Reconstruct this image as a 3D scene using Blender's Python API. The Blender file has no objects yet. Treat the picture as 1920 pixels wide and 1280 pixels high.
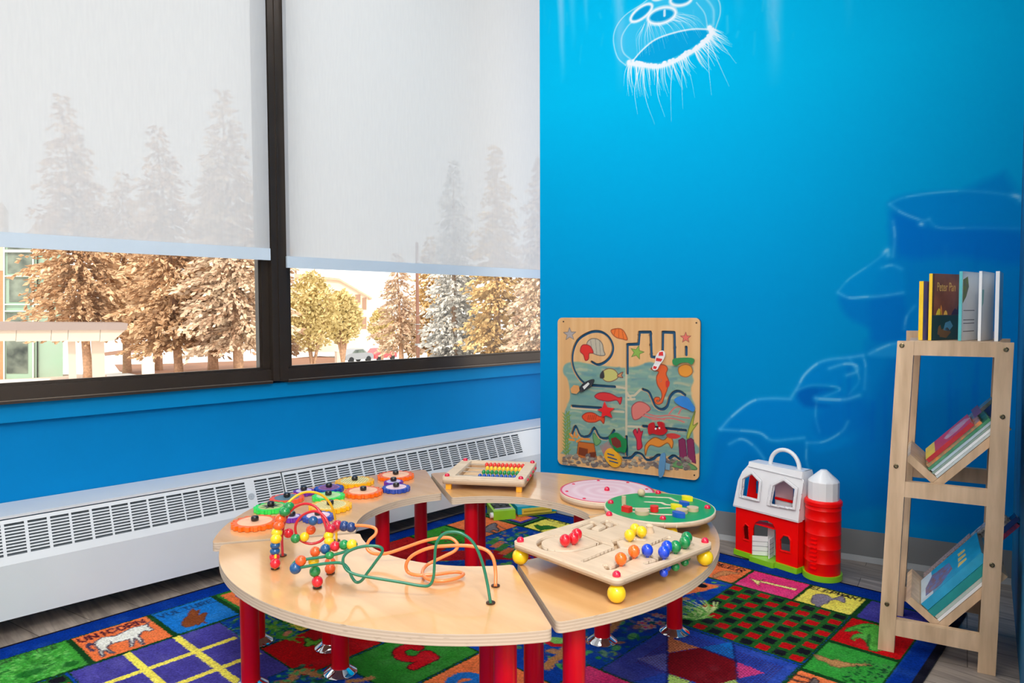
import bpy, bmesh, math, random
import numpy as np
from mathutils import Vector, Matrix
random.seed(7)
rng = np.random.default_rng(7)
R_ = math.radians
scene = bpy.context.scene
COL = scene.collection

# ------------------------------------------------------------------ camera
F_PX = 1327.0
YAW, PITCH, ROLL = R_(-45.561), R_(-2.48), R_(-0.216)
CAM = Vector((2.544, -2.703, 1.05))
_fw = Vector((math.sin(YAW) * math.cos(PITCH), math.cos(YAW) * math.cos(PITCH), math.sin(PITCH)))
_r = _fw.cross(Vector((0, 0, 1))).normalized()
_u = _r.cross(_fw)
_c, _s = math.cos(ROLL), math.sin(ROLL)
RT, UP = _c * _r + _s * _u, -_s * _r + _c * _u
cam_data = bpy.data.cameras.new('camera')
cam = bpy.data.objects.new('camera', cam_data)
COL.objects.link(cam)
cam_data.sensor_width = 36.0
cam_data.lens = F_PX / 1920.0 * 36.0
cam_data.clip_start, cam_data.clip_end = 0.05, 400
cam.matrix_world = Matrix(((RT.x, UP.x, -_fw.x, CAM.x), (RT.y, UP.y, -_fw.y, CAM.y), (RT.z, UP.z, -_fw.z, CAM.z), (0, 0, 0, 1)))
scene.camera = cam

# ------------------------------------------------------------------ world, lights, exposure
scene.view_settings.view_transform = 'Standard'
scene.view_settings.look = 'None'
scene.view_settings.gamma = 1.0
scene.view_settings.use_curve_mapping = False
scene.view_settings.exposure = 0.2
world = bpy.data.worlds.new('overcast_sky')
scene.world = world
world.use_nodes = True
wn = world.node_tree
bgn = wn.nodes['Background']
bgn.inputs['Color'].default_value = (1.0, 0.965, 0.93, 1)
bgn.inputs['Strength'].default_value = 1.55


def area(name, loc, target, sx, sy, power, color=(1, 1, 1)):
    l = bpy.data.lights.new(name, 'AREA')
    l.shape = 'RECTANGLE'
    l.size, l.size_y = sx, sy
    l.energy = power
    l.color = color
    o = bpy.data.objects.new(name, l)
    COL.objects.link(o)
    o.location = loc
    o.rotation_euler = (Vector(target) - Vector(loc)).to_track_quat('-Z', 'Y').to_euler()
    return o


area('ceiling_fill_light', (0.75, -0.95, 3.12), (0.75, -0.95, 0), 1.2, 0.6, 12, (1, 0.98, 0.95))
area('ceiling_fill_light', (1.5, -2.3, 3.12), (1.5, -2.3, 0), 1.2, 0.6, 20, (1, 0.98, 0.95))
area('ceiling_fill_light', (3.3, -3.0, 3.12), (3.3, -3.0, 0), 1.2, 0.6, 88, (1, 0.98, 0.95))  # unseen fill lamp behind the camera, added to brighten surfaces facing it
sun = bpy.data.lights.new('sun', 'SUN')
sun.energy = 2.2
sun.angle = R_(6)
sun.color = (1, 0.9, 0.76)
suno = bpy.data.objects.new('sun', sun)
COL.objects.link(suno)
suno.rotation_euler = (R_(48), 0, R_(62))      # high in the haze, behind the building

# ------------------------------------------------------------------ photo geometry helpers
A = R_(15.436)          # direction of the mural wall in plan
B = R_(3.04)            # turn of the rug in plan
DM = Vector((math.cos(A), math.sin(A), 0))
NM = Vector((-math.sin(A), math.cos(A), 0))
UR = Vector((math.cos(B), math.sin(B), 0))
VR = Vector((-math.sin(B), math.cos(B), 0))


def ray(px, py):
    return RT * ((px - 960) / F_PX) + UP * (-(py - 640) / F_PX) + _fw


def on_plane(px, py, n, off):
    d = ray(px, py)
    return CAM + d * ((off - n.dot(CAM)) / n.dot(d))


def on_z(px, py, z=0.0):
    return on_plane(px, py, Vector((0, 0, 1)), z)


def on_x(px, py, x):
    return on_plane(px, py, Vector((1, 0, 0)), x)


def on_mural(px, py, off=0.0):
    p = on_plane(px, py, NM, off)
    return (p.dot(DM), p.z)


def mural_pt(s, z, off=0.0):
    return DM * s + NM * off + Vector((0, 0, z))


def at_depth(px, py, dist):
    d = ray(px, py)
    return CAM + d * (dist / math.hypot(d.x, d.y))


# ------------------------------------------------------------------ materials
def lin(c):
    return tuple(((x / 255.0) / 12.92 if x / 255.0 <= 0.04045 else ((x / 255.0 + 0.055) / 1.055) ** 2.4) for x in c)


_mats = {}


def mat(name, rgb, rough=0.5, metal=0.0, var=0.06, scale=20.0, bump=0.0, bscale=200.0, coat=0.0, spec=0.5, stretch=None, rgb2=None):
    """a principled material whose colour wanders a little with noise"""
    if name in _mats:
        return _mats[name]
    m = bpy.data.materials.new(name)
    m.use_nodes = True
    nt = m.node_tree
    b = nt.nodes['Principled BSDF']
    b.inputs['Roughness'].default_value = rough
    b.inputs['Metallic'].default_value = metal
    b.inputs['Coat Weight'].default_value = coat
    b.inputs['Coat Roughness'].default_value = 0.08
    b.inputs['Specular IOR Level'].default_value = spec
    tc = nt.nodes.new('ShaderNodeTexCoord')
    mp = nt.nodes.new('ShaderNodeMapping')
    nt.links.new(tc.outputs['Object'], mp.inputs['Vector'])
    if stretch:
        mp.inputs['Scale'].default_value = stretch
    n = nt.nodes.new('ShaderNodeTexNoise')
    n.inputs['Scale'].default_value = scale
    n.inputs['Detail'].default_value = 4
    nt.links.new(mp.outputs[0], n.inputs['Vector'])
    cr = nt.nodes.new('ShaderNodeValToRGB')
    c = lin(rgb)
    c2 = lin(rgb2) if rgb2 else c
    cr.color_ramp.elements[0].position = 0.3
    cr.color_ramp.elements[1].position = 0.7
    cr.color_ramp.elements[0].color = (*[x * (1 - var) for x in c], 1)
    cr.color_ramp.elements[1].color = (*[min(1, x * (1 + var)) for x in c2], 1)
    nt.links.new(n.outputs['Fac'], cr.inputs[0])
    nt.links.new(cr.outputs[0], b.inputs['Base Color'])
    if bump:
        n2 = nt.nodes.new('ShaderNodeTexNoise')
        n2.inputs['Scale'].default_value = bscale
        nt.links.new(mp.outputs[0], n2.inputs['Vector'])
        bp = nt.nodes.new('ShaderNodeBump')
        bp.inputs['Strength'].default_value = bump
        bp.inputs['Distance'].default_value = 0.002
        nt.links.new(n2.outputs['Fac'], bp.inputs['Height'])
        nt.links.new(bp.outputs[0], b.inputs['Normal'])
    _mats[name] = m
    return m


def painted_mat(name, rough=0.5, bump=0.0, bscale=300.0, spec=0.5, sheen=0.0, noise=0.0):
    """colour comes from the pattern stored on the mesh"""
    m = bpy.data.materials.new(name)
    m.use_nodes = True
    nt = m.node_tree
    b = nt.nodes['Principled BSDF']
    b.inputs['Roughness'].default_value = rough
    b.inputs['Specular IOR Level'].default_value = spec
    b.inputs['Sheen Weight'].default_value = sheen
    a = nt.nodes.new('ShaderNodeAttribute')
    a.attribute_name = 'paint'
    tc = nt.nodes.new('ShaderNodeTexCoord')
    n = nt.nodes.new('ShaderNodeTexNoise')
    n.inputs['Scale'].default_value = bscale
    n.inputs['Detail'].default_value = 3
    nt.links.new(tc.outputs['Object'], n.inputs['Vector'])
    mr = nt.nodes.new('ShaderNodeMapRange')
    mr.inputs['From Min'].default_value = 0.3
    mr.inputs['From Max'].default_value = 0.7
    mr.inputs['To Min'].default_value = 1 - noise
    mr.inputs['To Max'].default_value = 1 + noise
    nt.links.new(n.outputs['Fac'], mr.inputs['Value'])
    mx = nt.nodes.new('ShaderNodeMix')
    mx.data_type = 'RGBA'
    mx.blend_type = 'MULTIPLY'
    mx.inputs['Factor'].default_value = 1
    nt.links.new(a.outputs['Color'], mx.inputs['A'])
    nt.links.new(mr.outputs[0], mx.inputs['B'])
    nt.links.new(mx.outputs['Result'], b.inputs['Base Color'])
    if bump:
        bp = nt.nodes.new('ShaderNodeBump')
        bp.inputs['Strength'].default_value = bump
        bp.inputs['Distance'].default_value = 0.004
        nt.links.new(n.outputs['Fac'], bp.inputs['Height'])
        nt.links.new(bp.outputs[0], b.inputs['Normal'])
    return m


# ------------------------------------------------------------------ object helpers
def obj(name, bm, m, parent=None, smooth=False, loc=None):
    me = bpy.data.meshes.new(name)
    if isinstance(bm, bmesh.types.BMesh):
        bmesh.ops.recalc_face_normals(bm, faces=bm.faces)
        bm.to_mesh(me)
        bm.free()
    else:
        me = bm
    o = bpy.data.objects.new(name, me)
    COL.objects.link(o)
    ms = m if isinstance(m, (list, tuple)) else [m]
    for x in ms:
        me.materials.append(x)
    if smooth:
        me.shade_smooth()
        if smooth != 'all':
            me.set_sharp_from_angle(angle=R_(smooth if smooth is not True else 40))
    if parent:
        o.parent = parent
        # geometry of parts is given in the parent's own frame
    if loc is not None:
        o.location = loc
    return o


def tag(o, label, cat, group=None):
    o['label'] = label
    o['category'] = cat
    if group:
        o['group'] = group
    return o


def struct(o):
    o['kind'] = 'structure'
    return o


def thing(name, label, cat, loc=(0, 0, 0), rotz=0.0, group=None):
    o = bpy.data.objects.new(name, None)
    COL.objects.link(o)
    o.empty_display_size = 0.05
    o.location = loc
    o.rotation_euler = (0, 0, rotz)
    return tag(o, label, cat, group)


def copy_thing(o, label=None, parent=None):
    c = o.copy()
    COL.objects.link(c)
    if parent:
        c.parent = parent
    if label:
        c['label'] = label
    for ch in list(o.children):
        copy_thing(ch, None, c)
    return c


def add_box(bm, lo, hi, M=None, mi=0):
    vs = []
    for x in (lo[0], hi[0]):
        for y in (lo[1], hi[1]):
            for z in (lo[2], hi[2]):
                p = Vector((x, y, z))
                vs.append(bm.verts.new(M @ p if M else p))
    for f in ((0, 1, 3, 2), (4, 6, 7, 5), (0, 4, 5, 1), (2, 3, 7, 6), (0, 2, 6, 4), (1, 5, 7, 3)):
        bm.faces.new([vs[i] for i in f]).material_index = mi
    return vs


def add_hexa(bm, bot, top, mi=0):
    """prism between two corresponding loops"""
    a = [bm.verts.new(p) for p in bot]
    b = [bm.verts.new(p) for p in top]
    n = len(a)
    bm.faces.new(a[::-1]).material_index = mi
    bm.faces.new(b).material_index = mi
    for i in range(n):
        bm.faces.new((a[i], a[(i + 1) % n], b[(i + 1) % n], b[i])).material_index = mi


def bevel(bm, w, seg=2, ang=30):
    es = [e for e in bm.edges if len(e.link_faces) == 2 and e.calc_face_angle(0) > R_(ang)]
    if es:
        bmesh.ops.bevel(bm, geom=es, offset=w, segments=seg, profile=0.5, affect='EDGES', clamp_overlap=True)


def box_obj(name, lo, hi, m, parent=None, bev=0.0, seg=2, M=None):
    bm = bmesh.new()
    add_box(bm, lo, hi, M)
    if bev:
        bevel(bm, bev, seg)
    return obj(name, bm, m, parent, smooth=bool(bev))


def add_cyl(bm, p0, p1, r0, r1=None, n=16, caps=True, mi=0):
    r1 = r0 if r1 is None else r1
    p0, p1 = Vector(p0), Vector(p1)
    d = (p1 - p0).normalized()
    u = d.orthogonal().normalized()
    v = d.cross(u)
    a, b = [], []
    for i in range(n):
        t = 2 * math.pi * i / n
        w = u * math.cos(t) + v * math.sin(t)
        a.append(bm.verts.new(p0 + w * r0))
        b.append(bm.verts.new(p1 + w * r1))
    for i in range(n):
        bm.faces.new((a[i], a[(i + 1) % n], b[(i + 1) % n], b[i])).material_index = mi
    if caps:
        bm.faces.new(a[::-1]).material_index = mi
        bm.faces.new(b).material_index = mi


def add_lathe(bm, prof, n=24, base=(0, 0, 0), mi=0):
    """profile of (r, z) turned round z"""
    base = Vector(base)
    rings = []
    for r, z in prof:
        if r < 1e-6:
            rings.append([bm.verts.new(base + Vector((0, 0, z)))])
        else:
            rings.append([bm.verts.new(base + Vector((r * math.cos(2 * math.pi * i / n), r * math.sin(2 * math.pi * i / n), z))) for i in range(n)])
    for a, b in zip(rings, rings[1:]):
        if len(a) == 1 and len(b) == 1:
            continue
        for i in range(n):
            j = (i + 1) % n
            if len(a) == 1:
                f = bm.faces.new((a[0], b[j], b[i]))
            elif len(b) == 1:
                f = bm.faces.new((a[i], a[j], b[0]))
            else:
                f = bm.faces.new((a[i], a[j], b[j], b[i]))
            f.material_index = mi


def add_ball(bm, c, r, n=16, squash=1.0, mi=0):
    k = n // 2
    prof = [(r * math.sin(math.pi * i / k), -r * squash * math.cos(math.pi * i / k)) for i in range(k + 1)]
    prof[0] = (0, prof[0][1])
    prof[-1] = (0, prof[-1][1])
    add_lathe(bm, prof, n, c, mi)


def smooth_path(pts, sub=6, closed=False):
    """Catmull-Rom through the points"""
    P = [Vector(p) for p in pts]
    n = len(P)
    out = []
    rngi = range(n if closed else n - 1)
    for i in rngi:
        p0 = P[(i - 1) % n] if (closed or i > 0) else P[0] * 2 - P[1]
        p1, p2 = P[i], P[(i + 1) % n]
        p3 = P[(i + 2) % n] if (closed or i + 2 < n) else P[-1] * 2 - P[-2]
        for k in range(sub):
            t = k / sub
            out.append(0.5 * ((2 * p1) + (p2 - p0) * t + (2 * p0 - 5 * p1 + 4 * p2 - p3) * t * t + (3 * p1 - p0 - 3 * p2 + p3) * t ** 3))
    if not closed:
        out.append(P[-1])
    return out


def add_tube(bm, pts, r, n=10, mi=0, caps=True):
    P = [Vector(p) for p in pts]
    rings = []
    t0 = (P[1] - P[0]).normalized()
    u = t0.orthogonal().normalized()
    for i, p in enumerate(P):
        if i == 0:
            t = (P[1] - P[0]).normalized()
        elif i == len(P) - 1:
            t = (P[-1] - P[-2]).normalized()
        else:
            t = (P[i + 1] - P[i - 1]).normalized()
        u = (u - t * u.dot(t)).normalized()
        v = t.cross(u)
        rr = r[i] if isinstance(r, (list, tuple)) else r
        rings.append([bm.verts.new(p + (u * math.cos(2 * math.pi * k / n) + v * math.sin(2 * math.pi * k / n)) * rr) for k in range(n)])
    for a, b in zip(rings, rings[1:]):
        for k in range(n):
            bm.faces.new((a[k], a[(k + 1) % n], b[(k + 1) % n], b[k])).material_index = mi
    if caps:
        bm.faces.new(rings[0][::-1]).material_index = mi
        bm.faces.new(rings[-1]).material_index = mi


def add_prism(bm, poly, z0, z1, mi=0, M=None):
    """extruded outline (xy) between z0 and z1"""
    f = (lambda p: M @ Vector(p)) if M else (lambda p: Vector(p))
    add_hexa(bm, [f((x, y, z0)) for x, y in poly], [f((x, y, z1)) for x, y in poly], mi)


def round_poly(poly, r, seg=4):
    """rounds the corners of an outline; r may be a list"""
    out = []
    n = len(poly)
    for i in range(n):
        p0, p1, p2 = Vector(poly[i - 1]).to_2d(), Vector(poly[i]).to_2d(), Vector(poly[(i + 1) % n]).to_2d()
        rr = r[i] if isinstance(r, (list, tuple)) else r
        a, b = (p0 - p1), (p2 - p1)
        rr = min(rr, a.length * .45, b.length * .45)
        if rr <= 0:
            out.append((p1.x, p1.y))
            continue
        a, b = p1 + a.normalized() * rr, p1 + b.normalized() * rr
        for k in range(seg + 1):
            t = k / seg
            q = a * (1 - t) ** 2 + p1 * 2 * t * (1 - t) + b * t * t
            out.append((q.x, q.y))
    return out


# ------------------------------------------------------------------ a painter for patterns that belong to a surface (rug, mural, printed boards)
class Painter:
    def __init__(self, xs, ys, base):
        self.xs, self.ys = np.asarray(xs, float), np.asarray(ys, float)
        self.img = np.empty((len(ys), len(xs), 3))
        self.img[:] = np.array(base, float)

    def _win(self, lo, hi):
        i0, i1 = np.searchsorted(self.xs, lo[0]), np.searchsorted(self.xs, hi[0], 'right')
        j0, j1 = np.searchsorted(self.ys, lo[1]), np.searchsorted(self.ys, hi[1], 'right')
        return i0, i1, j0, j1

    def _blend(self, w, a, col):
        i0, i1, j0, j1 = w
        sub = self.img[j0:j1, i0:i1]
        col = np.array(col, float)
        sub += (col - sub) * a[..., None]

    @staticmethod
    def seg_dist(X, Y, pts, closed=False):
        d = np.full(X.shape, 1e9)
        n = len(pts)
        for k in range(n if closed else n - 1):
            ax, ay = pts[k]
            bx, by = pts[(k + 1) % n]
            vx, vy = bx - ax, by - ay
            L = vx * vx + vy * vy + 1e-12
            t = np.clip(((X - ax) * vx + (Y - ay) * vy) / L, 0, 1)
            np.minimum(d, np.hypot(X - ax - t * vx, Y - ay - t * vy), out=d)
        return d

    @staticmethod
    def inside(X, Y, pts):
        m = np.zeros(X.shape, bool)
        n = len(pts)
        for k in range(n):
            (ax, ay), (bx, by) = pts[k], pts[(k + 1) % n]
            if ay == by:
                continue
            c = ((ay > Y) != (by > Y)) & (X < (bx - ax) * (Y - ay) / (by - ay) + ax)
            m ^= c
        return m

    def fill(self, pts, col, alpha=1.0, soft=0.0, rough=0.0):
        pts = [tuple(p) for p in pts]
        lo = np.min(pts, 0) - soft - .001
        hi = np.max(pts, 0) + soft + .001
        w = self._win(lo, hi)
        if w[1] <= w[0] or w[3] <= w[2]:
            return
        X, Y = np.meshgrid(self.xs[w[0]:w[1]], self.ys[w[2]:w[3]])
        if rough:
            X = X + rng.normal(0, rough, X.shape)
            Y = Y + rng.normal(0, rough, Y.shape)
        m = self.inside(X, Y, pts)
        if soft > 0:
            d = self.seg_dist(X, Y, pts, True)
            sd = np.where(m, d, -d)
            a = np.clip(sd / soft * .5 + .5, 0, 1)
        else:
            a = m.astype(float)
        self._blend(w, a * alpha, col)

    def stroke(self, pts, width, col, alpha=1.0, soft=0.0005, closed=False, rough=0.0, taper=False):
        pts = [tuple(p)[:2] for p in pts]
        pad = width / 2 + soft + .002
        w = self._win(np.min(pts, 0) - pad, np.max(pts, 0) + pad)
        if w[1] <= w[0] or w[3] <= w[2]:
            return
        X, Y = np.meshgrid(self.xs[w[0]:w[1]], self.ys[w[2]:w[3]])
        if rough:
            X = X + rng.normal(0, rough, X.shape)
            Y = Y + rng.normal(0, rough, Y.shape)
        if taper:
            a = np.zeros(X.shape)
            n = len(pts) - 1
            for k in range(n):
                d = self.seg_dist(X, Y, pts[k:k + 2])
                wd = width * (1 - .85 * (k + .5) / n)
                a = np.maximum(a, np.clip((wd / 2 - d) / soft + .5, 0, 1))
        else:
            d = self.seg_dist(X, Y, pts, closed)
            a = np.clip((width / 2 - d) / soft + .5, 0, 1)
        self._blend(w, a * alpha, col)

    def dot(self, c, rx, ry, col, alpha=1.0, soft=.2, rot=0.0):
        r = max(rx, ry) * 1.3
        w = self._win((c[0] - r, c[1] - r), (c[0] + r, c[1] + r))
        if w[1] <= w[0] or w[3] <= w[2]:
            return
        X, Y = np.meshgrid(self.xs[w[0]:w[1]] - c[0], self.ys[w[2]:w[3]] - c[1])
        cs, sn = math.cos(rot), math.sin(rot)
        q = np.hypot((X * cs + Y * sn) / rx, (-X * sn + Y * cs) / ry)
        self._blend(w, np.clip((1 - q) / soft + .5, 0, 1) * alpha, col)

    def speckle(self, amount):
        self.img *= 1 + rng.normal(0, amount, self.img.shape[:2])[..., None]

    def linear(self):
        c = np.clip(self.img / 255.0, 0, 1)
        return np.where(c <= 0.04045, c / 12.92, ((c + 0.055) / 1.055) ** 2.4)


FONT = {
    'A': [[(0, 0), (.5, 1), (1, 0)], [(.2, .4), (.8, .4)]],
    'C': [[(1, .8), (.7, 1), (.3, 1), (0, .7), (0, .3), (.3, 0), (.7, 0), (1, .2)]],
    'D': [[(0, 0), (0, 1), (.6, 1), (1, .7), (1, .3), (.6, 0), (0, 0)]],
    'E': [[(1, 1), (0, 1), (0, 0), (1, 0)], [(0, .5), (.8, .5)]],
    'F': [[(1, 1), (0, 1), (0, 0)], [(0, .5), (.8, .5)]],
    'G': [[(1, .8), (.7, 1), (.3, 1), (0, .7), (0, .3), (.3, 0), (.7, 0), (1, .2), (1, .5), (.6, .5)]],
    'H': [[(0, 0), (0, 1)], [(1, 0), (1, 1)], [(0, .5), (1, .5)]],
    'I': [[(.5, 0), (.5, 1)]],
    'J': [[(.8, 1), (.8, .3), (.5, 0), (.1, .2)]],
    'L': [[(0, 1), (0, 0), (1, 0)]],
    'N': [[(0, 0), (0, 1), (1, 0), (1, 1)]],
    'O': [[(.3, 0), (0, .3), (0, .7), (.3, 1), (.7, 1), (1, .7), (1, .3), (.7, 0), (.3, 0)]],
    'P': [[(0, 0), (0, 1), (.7, 1), (1, .8), (1, .6), (.7, .45), (0, .45)]],
    'R': [[(0, 0), (0, 1), (.7, 1), (1, .8), (1, .6), (.7, .45), (0, .45)], [(.5, .45), (1, 0)]],
    'S': [[(1, .8), (.7, 1), (.3, 1), (0, .8), (.1, .55), (.9, .45), (1, .2), (.7, 0), (.3, 0), (0, .2)]],
    'T': [[(0, 1), (1, 1)], [(.5, 1), (.5, 0)]],
    'U': [[(0, 1), (0, .3), (.3, 0), (.7, 0), (1, .3), (1, 1)]],
    'V': [[(0, 1), (.5, 0), (1, 1)]],
    '5': [[(.9, 1), (.2, 1), (.12, .58), (.5, .65), (.85, .55), (1, .32), (.8, .06), (.4, 0), (.05, .12)]],
    '2': [[(.05, .75), (.25, .97), (.6, 1), (.9, .85), (.9, .62), (.05, 0), (1, 0)]],
    '8': [[(.5, .53), (.15, .65), (.1, .85), (.4, 1), (.65, 1), (.9, .85), (.85, .65), (.5, .53), (.1, .38), (0, .18), (.3, 0), (.7, 0), (1, .18), (.9, .38), (.5, .53)]],
    'e': [[(.1, .35), (.9, .35), (.85, .6), (.5, .7), (.1, .5), (.05, .2), (.4, 0), (.9, .1)]],
    't': [[(.45, 1), (.45, .15), (.7, 0)], [(.1, .68), (.85, .68)]],
    'r': [[(.15, 0), (.15, .7)], [(.15, .45), (.45, .7), (.8, .65)]],
    'a': [[(.85, .7), (.85, 0)], [(.85, .5), (.5, .7), (.1, .45), (.15, .1), (.5, 0), (.85, .2)]],
    'n': [[(.1, 0), (.1, .7)], [(.1, .45), (.5, .7), (.85, .5), (.85, 0)]],
}


def paint_text(P, s, org, ax, ay, w, h, gap, thick, col, soft=.001, rough=0.0, alpha=1.0):
    """writes s from org along ax (unit), letters rising along ay"""
    x = 0.0
    for ch in s:
        if ch in FONT:
            for st in FONT[ch]:
                P.stroke([(org[0] + ax[0] * (x + a * w) + ay[0] * b * h, org[1] + ax[1] * (x + a * w) + ay[1] * b * h) for a, b in st], thick, col, alpha, soft, rough=rough)
        x += w + gap if ch != 'I' else w * .7 + gap


def grid_mesh(name, P, place, keep=None, snap=None, thick=None, back=True):
    """mesh of the painter's grid, colours stored in the attribute 'paint'.
    keep: cell mask; snap: vertex positions (ny,nx,2); thick: extrude along -normal by place(x,y,-thick)"""
    ny, nx = len(P.ys), len(P.xs)
    X, Y = np.meshgrid(P.xs, P.ys)
    if snap is not None:
        X, Y = snap
    co = place(X.ravel(), Y.ravel(), 0.0)
    idx = np.arange(nx * ny).reshape(ny, nx)
    q = np.stack([idx[:-1, :-1], idx[:-1, 1:], idx[1:, 1:], idx[1:, :-1]], -1)
    km = np.ones((ny - 1, nx - 1), bool) if keep is None else keep
    quads = q[km]
    cols = P.linear().reshape(-1, 3)
    mats = np.zeros(len(quads), int)
    if thick:
        co2 = place(X.ravel(), Y.ravel(), thick)
        N = len(co)
        co = np.concatenate([co, co2])
        cols = np.concatenate([cols, cols])
        sides = []
        pad = np.pad(km, 1)
        c = pad[1:-1, 1:-1]
        for dy, dx, ia, ib in ((-1, 0, 0, 1), (1, 0, 2, 3), (0, -1, 3, 0), (0, 1, 1, 2)):
            nb = pad[1 + dy:pad.shape[0] - 1 + dy, 1 + dx:pad.shape[1] - 1 + dx]
            e = q[c & ~nb]
            a, b = e[:, ia], e[:, ib]
            sides.append(np.stack([b, a, a + N, b + N], -1))
        sides = np.concatenate(sides)
        allq = [quads, sides]
        mats = np.concatenate([mats, np.ones(len(sides), int)])
        if back:
            allq.append(quads[:, ::-1] + N)
            mats = np.concatenate([mats, np.ones(len(quads), int)])
        quads = np.concatenate(allq)
    used = np.unique(quads)
    remap = np.full(len(co), -1)
    remap[used] = np.arange(len(used))
    co, cols, quads = co[used], cols[used], remap[quads]
    me = bpy.data.meshes.new(name)
    me.vertices.add(len(co))
    me.vertices.foreach_set('co', co.astype(np.float32).ravel())
    me.loops.add(len(quads) * 4)
    me.loops.foreach_set('vertex_index', quads.astype(np.int32).ravel())
    me.polygons.add(len(quads))
    me.polygons.foreach_set('loop_start', np.arange(0, len(quads) * 4, 4, dtype=np.int32))
    me.polygons.foreach_set('material_index', mats.astype(np.int32))
    me.update(calc_edges=True)
    at = me.color_attributes.new('paint', 'FLOAT_COLOR', 'POINT')
    at.data.foreach_set('color', np.concatenate([cols, np.ones((len(cols), 1))], 1).astype(np.float32).ravel())
    me.validate()
    return me


def sdf_board(P, sd):
    """cells and snapped vertices of a board whose solid part is sd(x,y) < 0"""
    X, Y = np.meshgrid(P.xs, P.ys)
    D = sd(X, Y)
    h = P.xs[1] - P.xs[0]
    cx = (X[:-1, :-1] + X[1:, 1:]) / 2
    cy = (Y[:-1, :-1] + Y[1:, 1:]) / 2
    keep = sd(cx, cy) < 0
    gx = (sd(X + 1e-4, Y) - sd(X - 1e-4, Y)) / 2e-4
    gy = (sd(X, Y + 1e-4) - sd(X, Y - 1e-4)) / 2e-4
    g2 = np.maximum(gx * gx + gy * gy, .25)
    mv = np.abs(D) < .75 * h
    X2 = np.where(mv, X - D * gx / g2, X)
    Y2 = np.where(mv, Y - D * gy / g2, Y)
    return keep, (X2, Y2)


def sd_rrect(X, Y, x0, x1, y0, y1, r):
    qx = np.abs(X - (x0 + x1) / 2) - (x1 - x0) / 2 + r
    qy = np.abs(Y - (y0 + y1) / 2) - (y1 - y0) / 2 + r
    return np.hypot(np.maximum(qx, 0), np.maximum(qy, 0)) + np.minimum(np.maximum(qx, qy), 0) - r


def arc2(c, r, a0, a1, n=10):
    return [(c[0] + r * math.cos(R_(a0 + (a1 - a0) * i / n)), c[1] + r * math.sin(R_(a0 + (a1 - a0) * i / n))) for i in range(n + 1)]


def cr2(pts, sub=6, closed=False):
    return [(p.x, p.y) for p in smooth_path([(p[0], p[1], 0) for p in pts], sub, closed)]

# ================================================================== the room
def wall_blue(name, top, bot):
    return mat(name, top, 0.55, var=.03, scale=3, bump=.05, bscale=250, rgb2=bot)


M_blue = mat('blue_wall_paint', (0, 124, 190), 0.6, var=.03, scale=4, bump=.06, bscale=260, spec=.08)
M_bluetrim = mat('blue_trim_paint', (0, 130, 192), 0.55, var=.02, scale=6, spec=.1)
M_white = mat('white_wall_paint', (238, 238, 236), 0.6, var=.02, scale=4)
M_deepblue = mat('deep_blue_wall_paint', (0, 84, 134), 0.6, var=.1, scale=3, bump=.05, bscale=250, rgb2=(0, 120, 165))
M_greybase = mat('grey_vinyl_base', (124, 126, 128), 0.45, var=.05, scale=5)
M_shoe = mat('pale_shoe_moulding', (150, 153, 155), 0.45, var=.04, scale=8)
M_bronze = mat('bronze_anodised_frame', (66, 58, 52), 0.32, metal=0.55, var=.08, scale=8)
M_bronze_lit = mat('bronze_ledge_highlight', (150, 138, 126), 0.3, metal=0.6, var=.05, scale=8)
M_gasket = mat('black_gasket', (26, 25, 25), 0.6)


def floor_mat():
    m = bpy.data.materials.new('grey_plank_vinyl')
    m.use_nodes = True
    nt = m.node_tree
    b = nt.nodes['Principled BSDF']
    b.inputs['Roughness'].default_value = 0.42
    tc = nt.nodes.new('ShaderNodeTexCoord')
    mp = nt.nodes.new('ShaderNodeMapping')
    mp.inputs['Rotation'].default_value = (0, 0, R_(-13))
    nt.links.new(tc.outputs['Object'], mp.inputs[0])
    br = nt.nodes.new('ShaderNodeTexBrick')
    br.inputs['Scale'].default_value = 1
    br.inputs['Brick Width'].default_value = 0.95
    br.inputs['Row Height'].default_value = 0.152
    br.inputs['Mortar Size'].default_value = 0.0015
    br.inputs['Bias'].default_value = 0
    br.offset = .37
    br.inputs['Color1'].default_value = (*lin((150, 138, 128)), 1)
    br.inputs['Color2'].default_value = (*lin((178, 165, 154)), 1)
    br.inputs['Mortar'].default_value = (*lin((96, 86, 78)), 1)
    nt.links.new(mp.outputs[0], br.inputs['Vector'])
    mp2 = nt.nodes.new('ShaderNodeMapping')
    mp2.inputs['Rotation'].default_value = (0, 0, R_(-13))
    mp2.inputs['Scale'].default_value = (2.2, 26, 1)
    nt.links.new(tc.outputs['Object'], mp2.inputs[0])
    n = nt.nodes.new('ShaderNodeTexNoise')
    n.inputs['Scale'].default_value = 1.6
    n.inputs['Detail'].default_value = 6
    n.inputs['Distortion'].default_value = 1.2
    nt.links.new(mp2.outputs[0], n.inputs['Vector'])
    cr = nt.nodes.new('ShaderNodeValToRGB')
    cr.color_ramp.elements[0].position = .35
    cr.color_ramp.elements[0].color = (.62, .61, .60, 1)
    cr.color_ramp.elements[1].position = .65
    cr.color_ramp.elements[1].color = (1.1, 1.08, 1.06, 1)
    nt.links.new(n.outputs['Fac'], cr.inputs[0])
    mx = nt.nodes.new('ShaderNodeMix')
    mx.data_type = 'RGBA'
    mx.blend_type = 'MULTIPLY'
    mx.inputs['Factor'].default_value = 1
    nt.links.new(br.outputs['Color'], mx.inputs['A'])
    nt.links.new(cr.outputs[0], mx.inputs['B'])
    nt.links.new(mx.outputs['Result'], b.inputs['Base Color'])
    return m


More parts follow.
